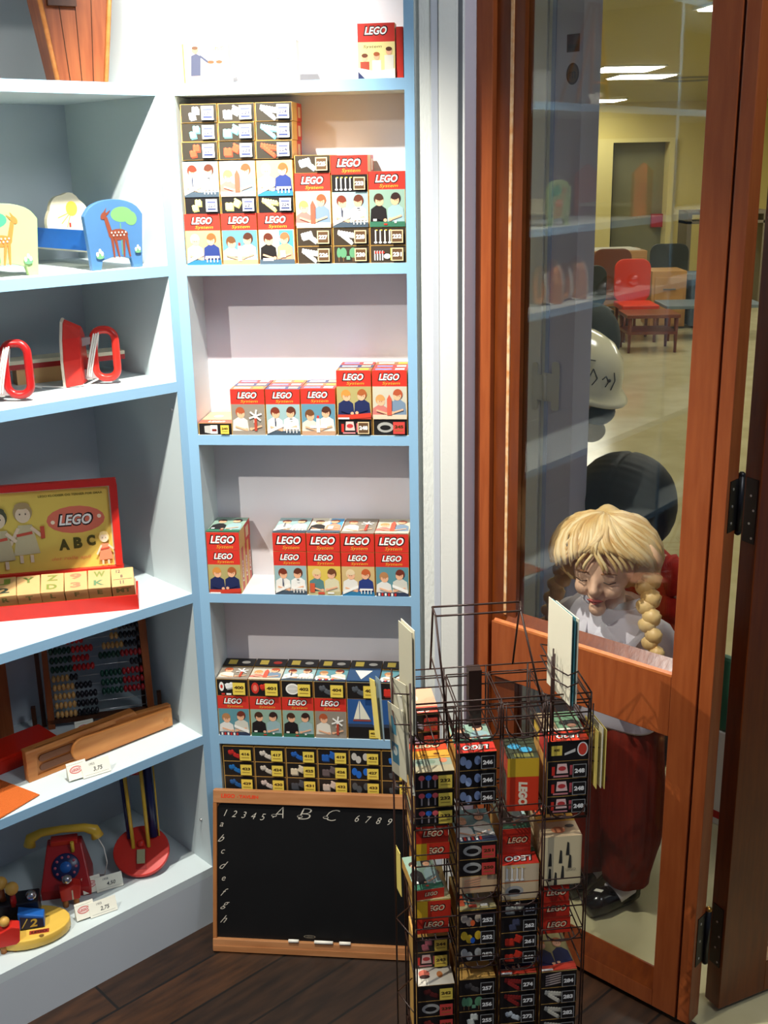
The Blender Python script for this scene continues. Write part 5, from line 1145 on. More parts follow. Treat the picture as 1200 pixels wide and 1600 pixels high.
card(FK, (-.118, .0), (-.104, -.052), .770, .945, .0012, CW, 'tall cream card standing at the left top of the rack')
card(FK, (-.122, .0), (-.108, -.052), .768, .942, .0012, CG, 'tall grey-beige card beside the cream one, left top of rack')
card(FK, (-.132, .0), (-.112, -.046), .690, .845, .0012, CG, 'grey booklet leaning in the left holder, below the tall cards', tilt=-4)
o = card(FK, (-.136, .0), (-.118, -.05), .680, .80, .0012, CG, 'grey booklet with teal print in the left holder of rack', tilt=-6)
a = Art(); a.rect(.006, .02, .030, .055, (56, 110, 130)); a.ell(.018, .042, .008, .008, (200, 206, 196)); a.rect(.010, .07, .026, .10, (60, 120, 140)); a.build('printed_cover', 'front', o)
card(FK, (-.112, -.044), (-.106, -.05), .66, .83, .0014, CW, 'narrow cream card edge hanging down the left of the rack', tilt=-8)
card(FK, (-.162, .004), (-.156, -.022), .742, .838, .001, CYE, 'yellow leaflet sticking out at the far left of the rack', tilt=-14)
card(FK, (-.155, .004), (-.150, -.024), .742, .842, .001, mat('card_blue_grey', (130, 150, 160), 0.5), 'blue-green leaflet beside the yellow one at the far left', tilt=-10)
card(FK, (-.132, -.002), (-.128, -.03), .46, .54, .0012, CYE, 'yellow card low in the left holder of the rack', tilt=-4)

# ================================================================ MANNEQUINS BEHIND THE GLASS
SKINM = mat('mannequin_skin', (240, 194, 164), 0.45, 0.4, noise=0.04, nscale=12)
SKIND = mat('mannequin_skin_brown', (150, 96, 62), 0.45, 0.4)
BLOND = mat('hair_blond', (236, 204, 144), 0.4, 0.5, rgb2=(214, 170, 106), nscale=30, stretch=(1, 1, 0.3))
BLOND2 = mat('hair_blond_light', (242, 214, 160), 0.4, 0.5)
DARKH = mat('hair_black', (30, 26, 22), 0.6, 0.3, rgb2=(16, 14, 12), nscale=40)
BLOUSE = mat('blouse_white', (236, 232, 246), 0.7, 0.2, bump=0.15, nscale=60)
CORDU = mat('corduroy_red', (126, 30, 14), 0.75, 0.2, noise=0.35, nscale=90, stretch=(1, 1, 0.04), bump=0.4)
REDJ = mat('jumper_red', (176, 30, 16), 0.8, 0.2, noise=0.2, nscale=80)
NAVJ = mat('jacket_dark', (44, 46, 54), 0.7, 0.2)
SHOE = mat('shoe_black', (10, 10, 12), 0.18, 0.6)
SOCK = mat('sock_white', (222, 216, 222), 0.7, 0.2)
LIPS = mat('lips', (196, 92, 84), 0.4, 0.4); BROW = mat('brow_brown', (150, 104, 70), 0.6, 0.2)

def remesh(o, vox, smooth=2):
    r = o.modifiers.new('join', 'REMESH'); r.mode = 'VOXEL'; r.voxel_size = vox; r.use_smooth_shade = True
    s = o.modifiers.new('smooth', 'SMOOTH'); s.factor = 0.6; s.iterations = smooth
def head_geo(b, HM, r, mi=0):
    def fn(d):
        q = 1.0
        if d.y < 0: q *= 1 - .10 * max(0, -d.z - .1) * 1.0
        q *= 1 - .16 * max(0, -d.z) * (1 - abs(d.y)) * abs(d.x) * 2
        return q
    b.ball((0, 0, 0), 1, 0, 32, 22, (r * .80, r * .95, r * 1.12), fn=fn)
    n = len(b.v) - 23 * 32
    for i in range(n, len(b.v)): b.v[i] = tuple(HM @ Vector(b.v[i]))
    P = lambda x, y, z: HM @ Vector((x * r, y * r, z * r))
    b.tube([P(0, -.88, .12), P(0, -1.02, -.12), P(0, -1.10, -.26)], .1 * r, n=10, rs=[.07 * r, .10 * r, .13 * r])
    b.ball(P(0, -1.04, -.27), .14 * r, n=12, m=8); b.ball(P(-.1, -.97, -.28), .085 * r, n=10, m=6); b.ball(P(.1, -.97, -.28), .085 * r, n=10, m=6)
    b.ball(P(0, -.80, -.86), .22 * r, n=14, m=8)
    b.ball(P(-.34, -.66, -.34), .26 * r, n=14, m=8); b.ball(P(.34, -.66, -.34), .26 * r, n=14, m=8)
    b.ball(P(0, -.88, -.53), .17 * r, n=12, m=8, sc_=(1.3, .8, .6))
    for s in (-1, 1):
        b.ball(P(s * .34, -.80, .02), .13 * r, n=12, m=8, sc_=(1.2, .6, .7)); b.ball(P(s * .80, .05, -.12), .16 * r, n=12, m=8, sc_=(.5, .9, 1.3))
def face_parts(parent, HM, r, closed=True):
    P = lambda x, y, z: HM @ Vector((x * r, y * r, z * r))
    b = MB(); b.tube([P(-.20, -.97, -.545), P(-.08, -1.03, -.515), P(0, -1.04, -.525), P(.08, -1.03, -.515), P(.20, -.97, -.545)], .035 * r, n=8, rs=[.012 * r, .035 * r, .03 * r, .035 * r, .012 * r])
    b.tube([P(-.16, -.97, -.57), P(0, -1.02, -.60), P(.16, -.97, -.57)], .04 * r, n=8, rs=[.014 * r, .045 * r, .014 * r]); obj('lips', b, LIPS, parent)
    for s in (-1, 1):
        b = MB(); b.tube([P(s * .16, -.94, .20), P(s * .33, -.95, .25), P(s * .52, -.84, .18)], .02 * r, n=6, rs=[.018 * r, .024 * r, .008 * r]); obj('eyebrow', b, BROW, parent)
        b = MB(); b.tube([P(s * .20, -.905, -.035), P(s * .34, -.925, -.065), P(s * .49, -.85, -.03)], .014 * r, n=6); obj('eyelashes', b, mat('lash_dark', (60, 40, 30)), parent)
def hand_geo(b, M, s, side):
    # palm along -z of M, five separate fingers curling forward (-y)
    P = lambda x, y, z: M @ Vector((x * s * side, y * s, z * s))
    b.tube([P(0, 0, .01), P(0, 0, -.02), P(0, -.004, -.045)], .014 * s, n=10, rs=[.013 * s, .018 * s, .019 * s])
    for i, (x, L) in enumerate(((-.016, .036), (-.0055, .042), (.005, .039), (.0155, .031))):
        b.tube([P(x, -.003, -.045), P(x * 1.1, -.008, -.045 - L * .45), P(x * 1.15, -.020, -.045 - L * .8), P(x * 1.15, -.030, -.045 - L * .92)], .005 * s, n=8, rs=[.0062 * s, .0056 * s, .005 * s, .0042 * s])
    b.tube([P(-.014, -.002, -.016), P(-.026, -.010, -.030), P(-.028, -.020, -.044)], .006 * s, n=8, rs=[.0075 * s, .0064 * s, .0052 * s])

def figure(name, F, label, cat, group, skin, top, legs, hips=.46, knee=.25, sh=.70, lean=.03, pitch=40, yaw=0, r=.072, hx=0.0, head=(0, -.055, .84), shoes=True, armfold=True, foot=((-.055, -.01, -70), (.05, .0, -70)), vox=.0042):
    t = empty(name, F, label, cat, group)
    HM = Matrix.Translation(head) @ Matrix.Rotation(R_(yaw), 4, 'Z') @ Matrix.Rotation(R_(pitch), 4, 'X')
    b = MB()
    b.tube([(0, 0, hips - .03), (0, 0, hips + .03), (0, -.005, (hips + sh) / 2), (0, -lean * .7, sh - .04), (0, -lean, sh)], .07, n=18, rs=[.070, .078, .066, .076, .052])
    b.tube([(-.085, -lean * .8, sh - .015), (.085, -lean * .8, sh - .015)], .032, n=12)
    nk = Vector((0, -lean, sh - .01)); b.tube([nk, (nk + Vector(head)) / 2 + Vector((0, .014, 0)), Vector(head) + Vector((0, .02, -.01))], .028, n=12, rs=[.034, .028, .03])
    head_geo(b, HM, r)
    for s in (-1, 1):
        k = 0 if s < 0 else 1; fx, fy, fa = foot[k]
        b.tube([(s * .042, 0, hips), (s * .048, -.008, knee), (fx, fy, .045)], .03, n=12, rs=[.052, .036, .022])
        d = Vector((math.cos(R_(fa)), math.sin(R_(fa)), 0))
        b.tube([(fx, fy, .05), Vector((fx, fy, .024)) - d * .01, Vector((fx, fy, .018)) + d * .05, Vector((fx, fy, .014)) + d * .078], .02, n=10, rs=[.021, .022, .018, .011])
        e = (s * .118, .0, sh - .13)
        h_ = (s * .060, -.095, sh - .088) if armfold else (s * .12, -.03, sh - .25)
        b.tube([(s * .095, -lean * .8, sh - .02), e, h_], .022, n=12, rs=[.030, .023, .015])
        dv = (Vector(h_) - Vector(e)).normalized(); q = Vector((0, 0, -1)).rotation_difference(dv).to_matrix().to_4x4()
        hand_geo(b, Matrix.Translation(Vector(h_) + dv * .004) @ q, .9, -s)
    body = obj('body', b, skin, t); remesh(body, vox)
    return t, HM, body

FDoll = FD @ Matrix.Translation((-.245, .262, 0))
doll, HM, body = figure('mannequin', FDoll, 'child mannequin with blond braids, white blouse and red corduroy trousers behind glass', 'mannequin', None, SKINM, None, None, pitch=12, yaw=17, r=.082, head=(.012, -.078, .838), foot=((-.050, .03, -92), (.046, .0, -108)))
face_parts(doll, HM, .082)
# blouse: loose shell with open collar and sleeves
b = MB()
rings = [(.465, .118, .092, 0, .004), (.50, .120, .094, 0, .002), (.56, .116, .088, 0, -.004), (.62, .114, .086, 0, -.012), (.675, .118, .082, 0, -.022), (.712, .098, .066, 0, -.028), (.738, .058, .048, 0, -.032)]
n = 40; vs = []; fs = []
for (z, rx, ry, ox, oy) in rings:
    for k in range(n):
        a_ = 2 * math.pi * k / n; w_ = 1 + .025 * math.sin(7 * a_ + z * 40) * (1 if z < .68 else .3); vs.append((ox + rx * w_ * math.cos(a_), oy + ry * w_ * math.sin(a_), z + .006 * math.sin(3 * a_) * (z < .5)))
for j in range(len(rings) - 1):
    for k in range(n): fs.append((j * n + k, j * n + (k + 1) % n, (j + 1) * n + (k + 1) % n, (j + 1) * n + k))
b.add(vs, fs, 0, True)
for s in (-1, 1):
    b.tube([(s * .075, -.022, .700), (s * .112, -.012, .665), (s * .140, .0, .575), (s * .10, -.05, .580), (s * .072, -.086, .602)], .04, n=16, rs=[.040, .046, .040, .036, .030])
bl = obj('blouse', b, BLOUSE, doll); sm = bl.modifiers.new('thick', 'SOLIDIFY'); sm.thickness = .002; sb = bl.modifiers.new('sub', 'SUBSURF'); sb.levels = 1; sb.render_levels = 1
for s in (-1, 1):     # collar flaps
    b = MB(); b.add([(s * .008, -.116, .676), (s * .080, -.110, .645), (s * .108, -.062, .705), (s * .064, -.010, .752), (s * .036, -.058, .745), (s * .018, -.090, .714)], [(0, 1, 2, 3, 4, 5)], 0, True)
    c = obj('collar', b, BLOUSE, doll); c.modifiers.new('thick', 'SOLIDIFY').thickness = .004
b = MB(); b.add([(.004, -.094, .685), (.012, -.100, .60), (.060, -.094, .59), (.07, -.088, .68)], [(0, 1, 2, 3)], 0, True); c = obj('placket', b, BLOUSE, doll); c.modifiers.new('thick', 'SOLIDIFY').thickness = .003
# trousers
b = MB()
def leg_loft(b, cx0, cx1, s):
    R = [(.485, .060, .075, cx0 * .85, 0), (.42, .066, .080, cx0, 0), (.34, .070, .076, cx0 * 1.15, -.004), (.25, .072, .072, (cx0 + cx1) / 2 + s * .012, -.006), (.16, .066, .064, cx1 + s * .006, .0), (.09, .054, .054, cx1, .002), (.066, .050, .052, cx1, .004)]
    vs = []; fs = []; n = 28
    for (z, rx, ry, ox, oy) in R:
        for k in range(n):
            a_ = 2 * math.pi * k / n; w_ = 1 + .035 * math.sin(5 * a_ + z * 22) + .02 * math.sin(9 * a_ - z * 30); vs.append((ox + rx * w_ * math.cos(a_), oy + ry * w_ * math.sin(a_), z))
    for j in range(len(R) - 1):
        for k in range(n): fs.append((j * n + k, j * n + (k + 1) % n, (j + 1) * n + (k + 1) % n, (j + 1) * n + k))
    b.add(vs, fs, 0, True)
leg_loft(b, -.046, -.052, -1); leg_loft(b, .048, .050, 1)
trs = obj('trousers', b, CORDU, doll); trs.modifiers.new('thick', 'SOLIDIFY').thickness = .003
b = MB(); b.box(.012, .034, -.086, -.084, .352, .361); obj('size_tag', b, mat('tag_lilac', (190, 160, 176), 0.6), doll)
for k, (fx, fy, fa) in enumerate(((-.050, .03, -92), (.046, .0, -108))):
    d = Vector((math.cos(R_(fa)), math.sin(R_(fa)), 0))
    b = MB(); b.tube([(fx, fy, .085), (fx, fy, .045), Vector((fx, fy, .034)) + d * .03], .028, n=14, rs=[.031, .031, .028]); obj('sock', b, SOCK, doll)
    b = MB(); b.tube([Vector((fx, fy, .020)) - d * .030 + Vector((0, 0, .006)), Vector((fx, fy, .028)) - d * .01, Vector((fx, fy, .026)) + d * .03, Vector((fx, fy, .028)) + d * .070, Vector((fx, fy, .022)) + d * .104], .03, n=16, rs=[.024, .028, .027, .030, .020])
    b.tube([Vector((fx, fy, .040)) - d * .028, Vector((fx, fy, .030)) - d * .02], .022, n=12)
    sh_ = obj('shoe', b, SHOE, doll); nrm = Vector((-d.y, d.x, 0))
    b = MB(); b.tube([Vector((fx, fy, .030)) + nrm * .026, Vector((fx, fy, .056)) + nrm * .02 + d * .004, Vector((fx, fy, .064)) + d * .01, Vector((fx, fy, .056)) - nrm * .02 + d * .004, Vector((fx, fy, .030)) - nrm * .026], .005, n=8); obj('strap', b, SHOE, sh_)
    b = MB(); q = Vector((fx, fy, .0575)) + d * .072; b.box(-.010, .010, -.005, .005, 0, .0012, M=Matrix.Translation(q) @ Matrix.Rotation(R_(-15), 4, 'Y')); obj('label_tag', b, CARDW, sh_)
# blond hair: cap, sweeping locks, two braids
r = .082
b = MB()
def hp(x, y, z): return HM @ Vector((x * r, y * r, z * r))
rng = random.Random(3)
def cap(d): return 1 + .05 * math.sin(9 * d.x + 5 * d.y) + .03 * math.sin(17 * d.z + 8 * d.x)
n0_ = len(b.v); b.ball((0, 0, 0), 1, 0, 40, 26, (r * 1.28, r * 1.20, r * 1.14), fn=cap)
for i in range(n0_, len(b.v)):
    v = Vector(b.v[i])
    if v.y < -.42 * r and v.z < .62 * r: v.y = max(v.y, -.34 * r); 
    if v.z < -.55 * r: v.z = -.55 * r + (v.z + .55 * r) * .3
    b.v[i] = tuple(HM @ (v + Vector((0, .16 * r, .12 * r))))
hair = obj('hair', b, BLOND, doll)
def lock(pts, w, mt, nm='hair_lock'):
    b = MB(); b.tube(pts, w, n=8, rs=[w * .4] + [w] * (len(pts) - 2) + [w * .35]); return obj(nm, b, mt, hair)
for k in range(130):       # locks fall from the parting forward and to the sides
    a0 = -104 + 208 * k / 129 + rng.uniform(-3, 3); A = R_(a0); pts = []
    side = math.sin(A)
    for j in range(8):
        u = j / 7; el = R_(88 - 96 * u * (.58 + .42 * min(1, max(0, (abs(side) - .50) / .4)))); rad = 1.28 + .035 * math.sin(u * 4 + k * .9)
        x = rad * 1.06 * math.cos(el) * math.sin(A + .30 * math.sin(u * 3.2 + k * .11)); y = -rad * .98 * math.cos(el) * math.cos(A + .30 * math.sin(u * 3.2 + k * .11)); z = rad * .90 * math.sin(el)
        pts.append(hp(x, y + .12, z + .14))
    lock(pts, rng.uniform(.0036, .0062), BLOND if k % 3 else BLOND2)
def braid(P0, P1, w, nn):
    b = MB(); P0 = Vector(P0); P1 = Vector(P1)
    for k in range(nn):
        u = k / (nn - 1); c = P0.lerp(P1, u) + Vector((.006 * (-1) ** k, -.004, 0)) + Vector((0, -.012 * math.sin(math.pi * u), 0))
        b.ball(c, w * (1 - .35 * u), n=14, m=10, sc_=(1.05, .85, .95), fn=lambda d: 1 + .07 * math.sin(14 * (d.x * .8 + d.z)))
    o = obj('braid', b, BLOND, hair)
    b = MB(); b.tube([P1 + Vector((0, 0, .0)), P1 + Vector((.004, -.004, -.03)), P1 + Vector((.01, -.006, -.05))], .010, n=10, rs=[.010, .014, .004]); obj('braid_tuft', b, BLOND, o)
    b = MB(); b.cyl((P1.x, P1.y), .0115, P1.z - .004, P1.z + .003, 0, 16); obj('hair_tie', b, mat('tie_black', (30, 26, 24)), o)
braid((.098, -.050, .815), (.146, -.080, .640), .022, 11)
braid((-.098, -.045, .800), (-.148, -.040, .650), .020, 10)
for k in range(16):      # loose curls over the forehead
    A = R_(-58 + 112 * k / 15 + rng.uniform(-4, 4)); pts = []
    for j in range(9):
        u = j / 8; el = R_(58 - 50 * u); rad = 1.29 - .10 * u * u; B = A + .13 * math.sin(4.5 * u + .4) * (1 if k < 8 else -1)
        pts.append(hp(rad * 1.02 * math.cos(el) * math.sin(B), -rad * .98 * math.cos(el) * math.cos(B) + .12, rad * .9 * math.sin(el) + .13))
    lock(pts, .0034, BLOND2 if k % 2 else BLOND)
b = MB(); b.tube([hp(1.12, -.18, .75), hp(1.34, -.12, .35), hp(1.30, -.05, -.15)], .008, n=8, rs=[.006, .009, .006]); obj('hair_ribbon', b, mat('ribbon_peach', (236, 190, 150), 0.6), hair)

# ---- dark-haired figure in a red jumper behind
F2d = FD @ Matrix.Translation((-.445, .675, 0)) @ Matrix.Rotation(R_(6), 4, 'Z')
f2, HM2, _b = figure('mannequin', F2d, 'mannequin with long black hair and red jumper behind the blond one', 'mannequin', None, SKINM, None, None, hips=.44, sh=.68, pitch=32, r=.076, head=(-.01, -.06, .825), vox=.006)
r = .082
b = MB(); n0_ = 0; b.ball((0, 0, 0), 1, 0, 64, 40, (r * 1.50, r * 1.35, r * 1.36), fn=lambda d: 1 - .035 * max(0, 1 - abs(d.x) / .07) * (d.z > .3) + .006 * math.sin(34 * d.y + 3 * d.z))
for i in range(len(b.v)):
    v = Vector(b.v[i])
    if v.y < -.45 * r and v.z < .30 * r: v.y = -.42 * r
    if v.z < 0: v.z *= 1.45
    b.v[i] = tuple(HM2 @ (v + Vector((0, .12 * r, .06 * r))))
h2 = obj('hair', b, DARKH, f2)
b = MB()
for R3 in ([(.42, .11, .09), (.50, .115, .09), (.60, .112, .086), (.67, .108, .076), (.70, .07, .055)],):
    vs = []; fs = []; n = 32
    for (z, rx, ry) in R3:
        for k in range(n): a_ = 2 * math.pi * k / n; vs.append((rx * math.cos(a_), -.012 + ry * math.sin(a_), z))
    for j in range(len(R3) - 1):
        for k in range(n): fs.append((j * n + k, j * n + (k + 1) % n, (j + 1) * n + (k + 1) % n, (j + 1) * n + k))
    b.add(vs, fs, 0, True)
for s in (-1, 1): b.tube([(s * .08, -.02, .672), (s * .120, -.008, .61), (s * .128, .0, .55), (s * .08, -.075, .585)], .04, n=14, rs=[.040, .040, .036, .028])
j2 = obj('jumper', b, REDJ, f2); j2.modifiers.new('thick', 'SOLIDIFY').thickness = .003
b = MB(); leg_loft(b, -.046, -.05, -1); leg_loft(b, .046, .05, 1); obj('trousers', b, NAVJ, f2)

# ---- figure in a white hard hat, bent forward
F3 = at(FW, .44, 3.28, 0, -14)
f3, HM3, _b = figure('mannequin', F3, 'bowed figure in a white doodled hard hat half hidden by the white jamb', 'mannequin', None, SKIND, None, None, hips=.56, knee=.30, sh=.86, lean=.06, pitch=34, r=.088, head=(.150, -.10, .985), vox=.007)
HT = Matrix.Translation((.130, -.095, 1.040)) @ Matrix.Rotation(R_(22), 4, 'Y') @ Matrix.Rotation(R_(6), 4, 'X')
prof = [(0, .135), (.035, .132), (.075, .118), (.108, .090), (.128, .052), (.138, .010), (.158, -.006), (.168, -.014), (.166, -.018), (.140, -.006), (.130, .004), (.120, .050), (.10, .084), (.07, .110), (0, .127)]
b = MB(); b.lathe(prof, M=HT, n=44); hat = obj('hard_hat', b, mat('hat_white', (206, 200, 170), 0.15, 0.6), f3)
b = MB()
def onhat(a_, z): 
    rr_ = [(.138, .012), (.128, .052), (.108, .090), (.075, .118), (.035, .132)]
    for (r1, z1), (r2, z2) in zip(rr_, rr_[1:]):
        if z1 <= z <= z2: q = r1 + (r2 - r1) * (z - z1) / (z2 - z1); break
    else: q = .13
    return HT @ Vector((math.cos(R_(a_)) * (q + .002), math.sin(R_(a_)) * (q + .002), z + .0005))
for (a1, z1, a2, z2) in ((-95, .03, -95, .07), (-95, .07, -80, .075), (-80, .075, -80, .035), (-95, .045, -82, .045), (-95, .058, -82, .058), (-74, .03, -70, .07), (-70, .07, -62, .05), (-62, .05, -66, .03), (-90, .085, -70, .09), (-55, .05, -50, .06), (-50, .06, -45, .045), (-45, .045, -48, .032), (-38, .025, -34, .05), (-34, .05, -36, .07)):
    b.tube([onhat(a1 + (a2 - a1) * t / 4, z1 + (z2 - z1) * t / 4) for t in range(5)], .0016, n=5)
b.ball(onhat(-44, .05), .005, n=8, m=6); obj('doodles', b, BLACK, hat)
b = MB(); b.ball(HM3 @ Vector((0, .02, .02)), .092, n=24, m=16, sc_=(1.0, 1.0, .98)); b.ball((.200, -.130, .945), .050, n=16, m=10, sc_=(1, 1, .8)); obj('hair', b, DARKH, f3)
b = MB(); b.ball((.185, -.130, .890), .040, n=16, m=10, sc_=(1, 1, .85)); obj('scarf', b, mat('scarf_olive', (120, 98, 52), 0.7), f3)
b = MB(); b.tube([(-.03, 0, .48), (-.03, -.01, .62), (-.02, -.05, .80), (.03, -.06, .89)], .12, n=24, rs=[.11, .11, .11, .06])
for s in (-1, 1): b.tube([(-.03 + s * .08, -.05, .84), (-.03 + s * .10, -.02, .72), (-.03 + s * .09, -.06, .60)], .045, n=14)
obj('jacket', b, NAVJ, f3)
b = MB(); b.ball((.16, .17, 1.10), .10, n=20, m=14, sc_=(.85, .7, 1.1)); b.tube([(.13, .12, 1.05), (.06, .02, .92), (.0, -.02, .84)], .03, n=10); obj('chair_back_shape', b, mat('dark_shape_green', (40, 46, 40), 0.8, noise=.4, nscale=60), f3)  # dark form standing in for a chair back glimpsed behind the hat
b = MB()
for s in (-1, 1): b.tube([(s * .05, 0, .56), (s * .055, 0, .3), (s * .055, 0, .05)], .06, n=14, rs=[.075, .06, .05])
obj('trousers', b, WOODD, f3)

# ================================================================ THE ROOM BEHIND THE DOOR
def lamp_panel(x, y, w_, d_, rz, label, s=24.0):
    M = at(FW, x, y, 2.286, rz)
    t = tag(obj('ceiling_light', MB().box(-w_ / 2 - .02, w_ / 2 + .02, -d_ / 2 - .02, d_ / 2 + .02, 0.002, .014), mat('lamp_housing', (220, 220, 214), 0.5), None, M), label, 'ceiling light', 'ceiling lights of the back room')
    b = MB(); b.box(-w_ / 2, w_ / 2, -d_ / 2, d_ / 2, -.004, .0015); obj('diffuser', b, mat('lamp_diffuser', (250, 248, 236), 0.5, emit=s), t)
lamp_panel(1.98, 9.55, .46, .50, 4, 'left panel of the pair of lit ceiling panels')
lamp_panel(2.30, 10.45, .48, .45, 4, 'right, farther panel of the pair of lit ceiling panels')
lamp_panel(2.70, 14.6, .55, .55, 4, 'small distant lit ceiling panel beside the white jamb')
lamp_panel(1.85, 5.75, .55, .34, 12, 'near lit ceiling panel cut by the door stile')
lamp_panel(4.2, 7.0, 1.2, .6, 0, 'added unseen ceiling panel far right in the back room', 24)  # unseen panels added to light the rest of the room
lamp_panel(1.2, 3.4, .5, .4, 0, 'added unseen ceiling panel close above the mannequins', 24)
lamp_panel(5.2, 11.5, 1.2, .6, 0, 'added unseen ceiling panel at the far right rear', 24)
# ceiling ring vent
b = MB(); b.lathe([(.20, 0), (.26, -.012), (.32, 0)], c=(2.86, 11.0, 2.298), n=36); tag(obj('ceiling_vent', b, mat('vent_olive', (120, 112, 60), 0.5), None, FW), 'round dull ceiling vent right of the lit panels', 'vent')
Y0 = 15.4
b = MB()
b.box(-1, 2.83, Y0, Y0 + .1, 0, 2.3); b.box(3.85, 8, Y0, Y0 + .1, 0, 2.3); b.box(2.83, 3.85, Y0, Y0 + .1, 1.86, 2.3); struct(obj('wall_far', b, YWALL))
b = MB(); b.box(7.9, 8.0, 1.2, 15.4, 0, 2.3); struct(obj('wall_east', b, YWALL))
b = MB(); b.box(0.0, 0.12, 2.62, 15.4, 0, 2.3); struct(obj('wall_west', b, YWALL))
# doorway in the far wall
FR_D = mat('doorframe_yellow', (214, 200, 130), 0.5)
b = MB(); b.box(2.83, 3.06, Y0 - .05, Y0 + .3, 0, 1.86); b.box(3.79, 3.86, Y0 - .05, Y0 + .3, 0, 1.86); b.box(3.06, 3.79, Y0 - .05, Y0 + .3, 1.81, 1.86); struct(obj('door_3', b, FR_D))
b = MB(); b.box(3.06, 3.10, Y0 + .10, Y0 + .14, 0, 1.81, 1); b.box(3.12, 3.79, Y0 + .2, Y0 + .24, 0, 1.81, 0); struct(obj('door_4', b, [mat('door_olive_grey', (112, 110, 80), 0.5, rgb2=(134, 128, 84), nscale=1.0), BLACK]))
b = MB(); b.box(3.64, 3.79, Y0 + .13, Y0 + .19, .73, .90); tag(obj('alarm_box', b, REDD), 'small red box mounted inside the far doorway', 'alarm box')
# framed white board on far wall
t = tag(obj('notice_board', MB().box(2.30, 2.84, Y0 - .03, Y0 - .01, .80, 1.60), mat('board_pale', (228, 222, 160), 0.5), None, FW), 'pale notice board with dark frame on the far wall', 'notice board')
b = MB(); b.box(2.81, 2.86, Y0 - .04, Y0 - .008, .78, 1.62); b.box(2.28, 2.86, Y0 - .04, Y0 - .008, 1.60, 1.63); b.box(2.28, 2.86, Y0 - .04, Y0 - .008, .77, .80); obj('frame', b, WOODD, t)
# grey open cabinet at right
GM = mat('cabinet_grey', (110, 100, 80), 0.5)
b = MB(); b.box(0, .9, 0, .4, 1.00, 1.04); b.box(0, .05, 0, .4, 0, 1.0); b.box(.85, .9, 0, .4, 0, 1.0); b.box(0, .9, 0, .4, .90, .93)
tag(obj('shelf_frame', b, GM, None, at(FW, 3.45, 13, 0)), 'tall grey open shelf frame against the far right wall', 'shelf')
def table(name, x, y, w_, d_, h, top, legm, label, rz=0, cat='table', group=None):
    t = empty(name, at(FW, x, y, 0, rz), label, cat, group)
    b = MB(); b.box(0, w_, 0, d_, h - .03, h); obj('tabletop', b, top, t, bevel=.004)
    for (lx, ly) in ((.03, .03), (w_ - .03, .03), (.03, d_ - .03), (w_ - .03, d_ - .03)):
        b = MB(); b.tube([(lx, ly, 0), (lx, ly, h - .03)], .018, n=8, rs=[.012, .02]); obj('leg', b, legm, t)
    return t
TBW = mat('chair_wood_red', (110, 52, 24), 0.4)
t = table('side_table', 2.12, 9.75, .46, .40, .33, mat('table_brown', (120, 60, 28), 0.35), TBW, 'low side table with dark red wooden legs on the shiny floor')
b = MB(); b.box(.01, .44, .01, .38, .16, .185); obj('lower_shelf', b, TBW, t)
table('long_table', 2.62, 10.4, .9, .5, .32, mat('table_grey_blue', (110, 124, 130), 0.4), TBW, 'long grey-blue low table to the right of the side table', 0)
def chair(x, y, h, w_, mt, label, rz=0, lm=None):
    t = empty('lounge_chair', at(FW, x, y, 0, rz), label, 'chair', 'chairs in the back room')
    b = MB(); p = rr(0, w_, h * .45, h, .09 if w_ > .25 else .05, 6); b.prism(p, 0, .03, 'y'); obj('backrest', b, mt, t, bevel=.006)
    b = MB(); b.box(0, w_, -.40, .0, h * .40, h * .47); obj('seat', b, mt, t, bevel=.01)
    for (lx, ly) in ((.03, -.37), (w_ - .03, -.37), (.03, -.02), (w_ - .03, -.02)):
        b = MB(); b.tube([(lx, ly, 0), (lx, ly, h * .40)], .014, n=8); obj('leg', b, lm or TBW, t)
    return t
RC = mat('chair_red', (206, 54, 18), 0.5); BC = mat('chair_brown', (108, 58, 22), 0.5); KC = mat('chair_green_black', (40, 42, 26), 0.5)
chair(2.20, 10.75, .72, .34, RC, 'bright red chair with a rounded back')
chair(2.14, 11.5, .76, .38, BC, 'brown chair just behind the red chair')
chair(2.96, 12.6, .72, .42, KC, 'black-green chair with rounded back behind the desks')
chair(1.70, 10.6, .68, .40, KC, 'dark chair beside the white jamb')
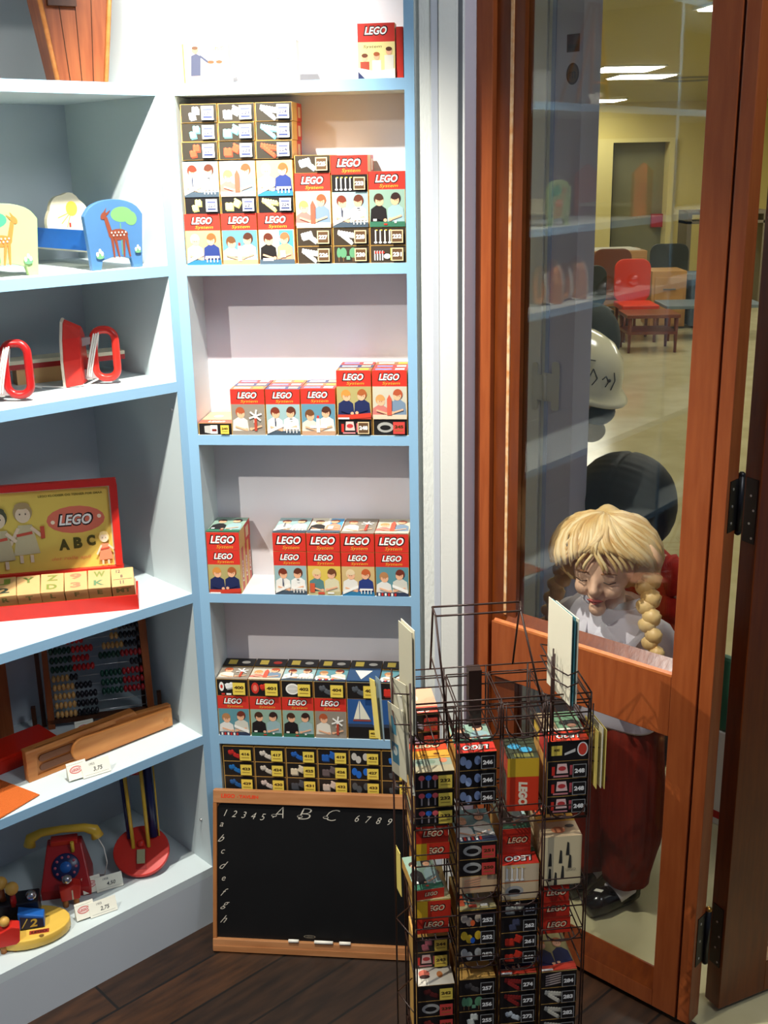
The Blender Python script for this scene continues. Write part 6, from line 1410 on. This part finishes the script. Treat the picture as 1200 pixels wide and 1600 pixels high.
def desk(x, y, w_, d_, h, mt, label, dr=3):
    t = tag(obj('desk', MB().box(0, w_, 0, d_, 0.02, h), mt, None, at(FW, x, y, 0), bevel=.005), label, 'desk')
    for k in range(dr):
        b = MB(); b.box(.03, w_ - .03, -.012, 0, h - .06 - (k + 1) * (h - .1) / dr + .01, h - .06 - k * (h - .1) / dr); f = obj('drawer', b, mt, t)
        b = MB(); b.box(w_ / 2 - .06, w_ / 2 + .06, -.024, -.012, h - .06 - (k + .5) * (h - .1) / dr - .005, h - .06 - (k + .5) * (h - .1) / dr + .008); obj('handle', b, GM, f)
    return t
TANW = mat('desk_tan', (196, 148, 84), 0.45, rgb2=(178, 130, 70), nscale=3)
desk(2.15, 12.1, .66, .5, .69, TANW, 'tan desk with papers left of the black chair', 4)
b = MB(); b.box(0, .56, 0, .35, 0, .012); tag(obj('paper_stack', b, CARDW, None, at(FW, 2.2, 12.15, .6905, 6)), 'flat pile of papers on the tan desk', 'papers')
desk(2.66, 11.2, .34, .4, .56, TANW, 'small tan drawer unit beside the grey-blue cabinet', 2)
desk(3.05, 11.2, .30, .4, .52, mat('cabinet_blue_grey', (92, 108, 122), 0.45), 'low blue-grey cabinet at the right of the back room', 2)
# display stand with toys glimpsed between the two door leaves
Fd = at(FW, .94, 2.60, 0, 40)
t = tag(obj('display_stand', MB().box(-.15, .15, -.13, .13, 0, .26), mat('stand_white', (214, 208, 196), 0.4), None, Fd, bevel=.003), 'low white display stand glimpsed between the two door leaves', 'display stand')
b = MB(); b.box(-.151, .151, -.132, .132, .02, .04); obj('trim_band', b, REDD, t)
o = empty('toy_lorry', Fd @ Matrix.Translation((0, 0, .2605)), 'orange toy lorry on the white stand between the door leaves', 'toy lorry')
b = MB(); b.prism([(-.11, .02), (.12, .02), (.12, .09), (.04, .09), (.0, .16), (-.08, .16), (-.11, .08)], -.05, .05, 'y'); obj('body', b, mat('toy_orange', (222, 84, 24), 0.35), o, bevel=.004)
for x in (-.07, .07):
    b = MB(); b.cyl((x, .024), .024, -.06, .06, 0, 20, 'y'); obj('wheel', b, BLACK, o)
b = MB(); b.box(-.149, -.125, -.03, .03, 0, .20); tag(obj('toy_figure', b, mat('toy_green', (50, 96, 70), 0.5), None, Fd @ Matrix.Translation((0, 0, .2605)), bevel=.01), 'dark green toy standing beside the orange toy lorry', 'toy')
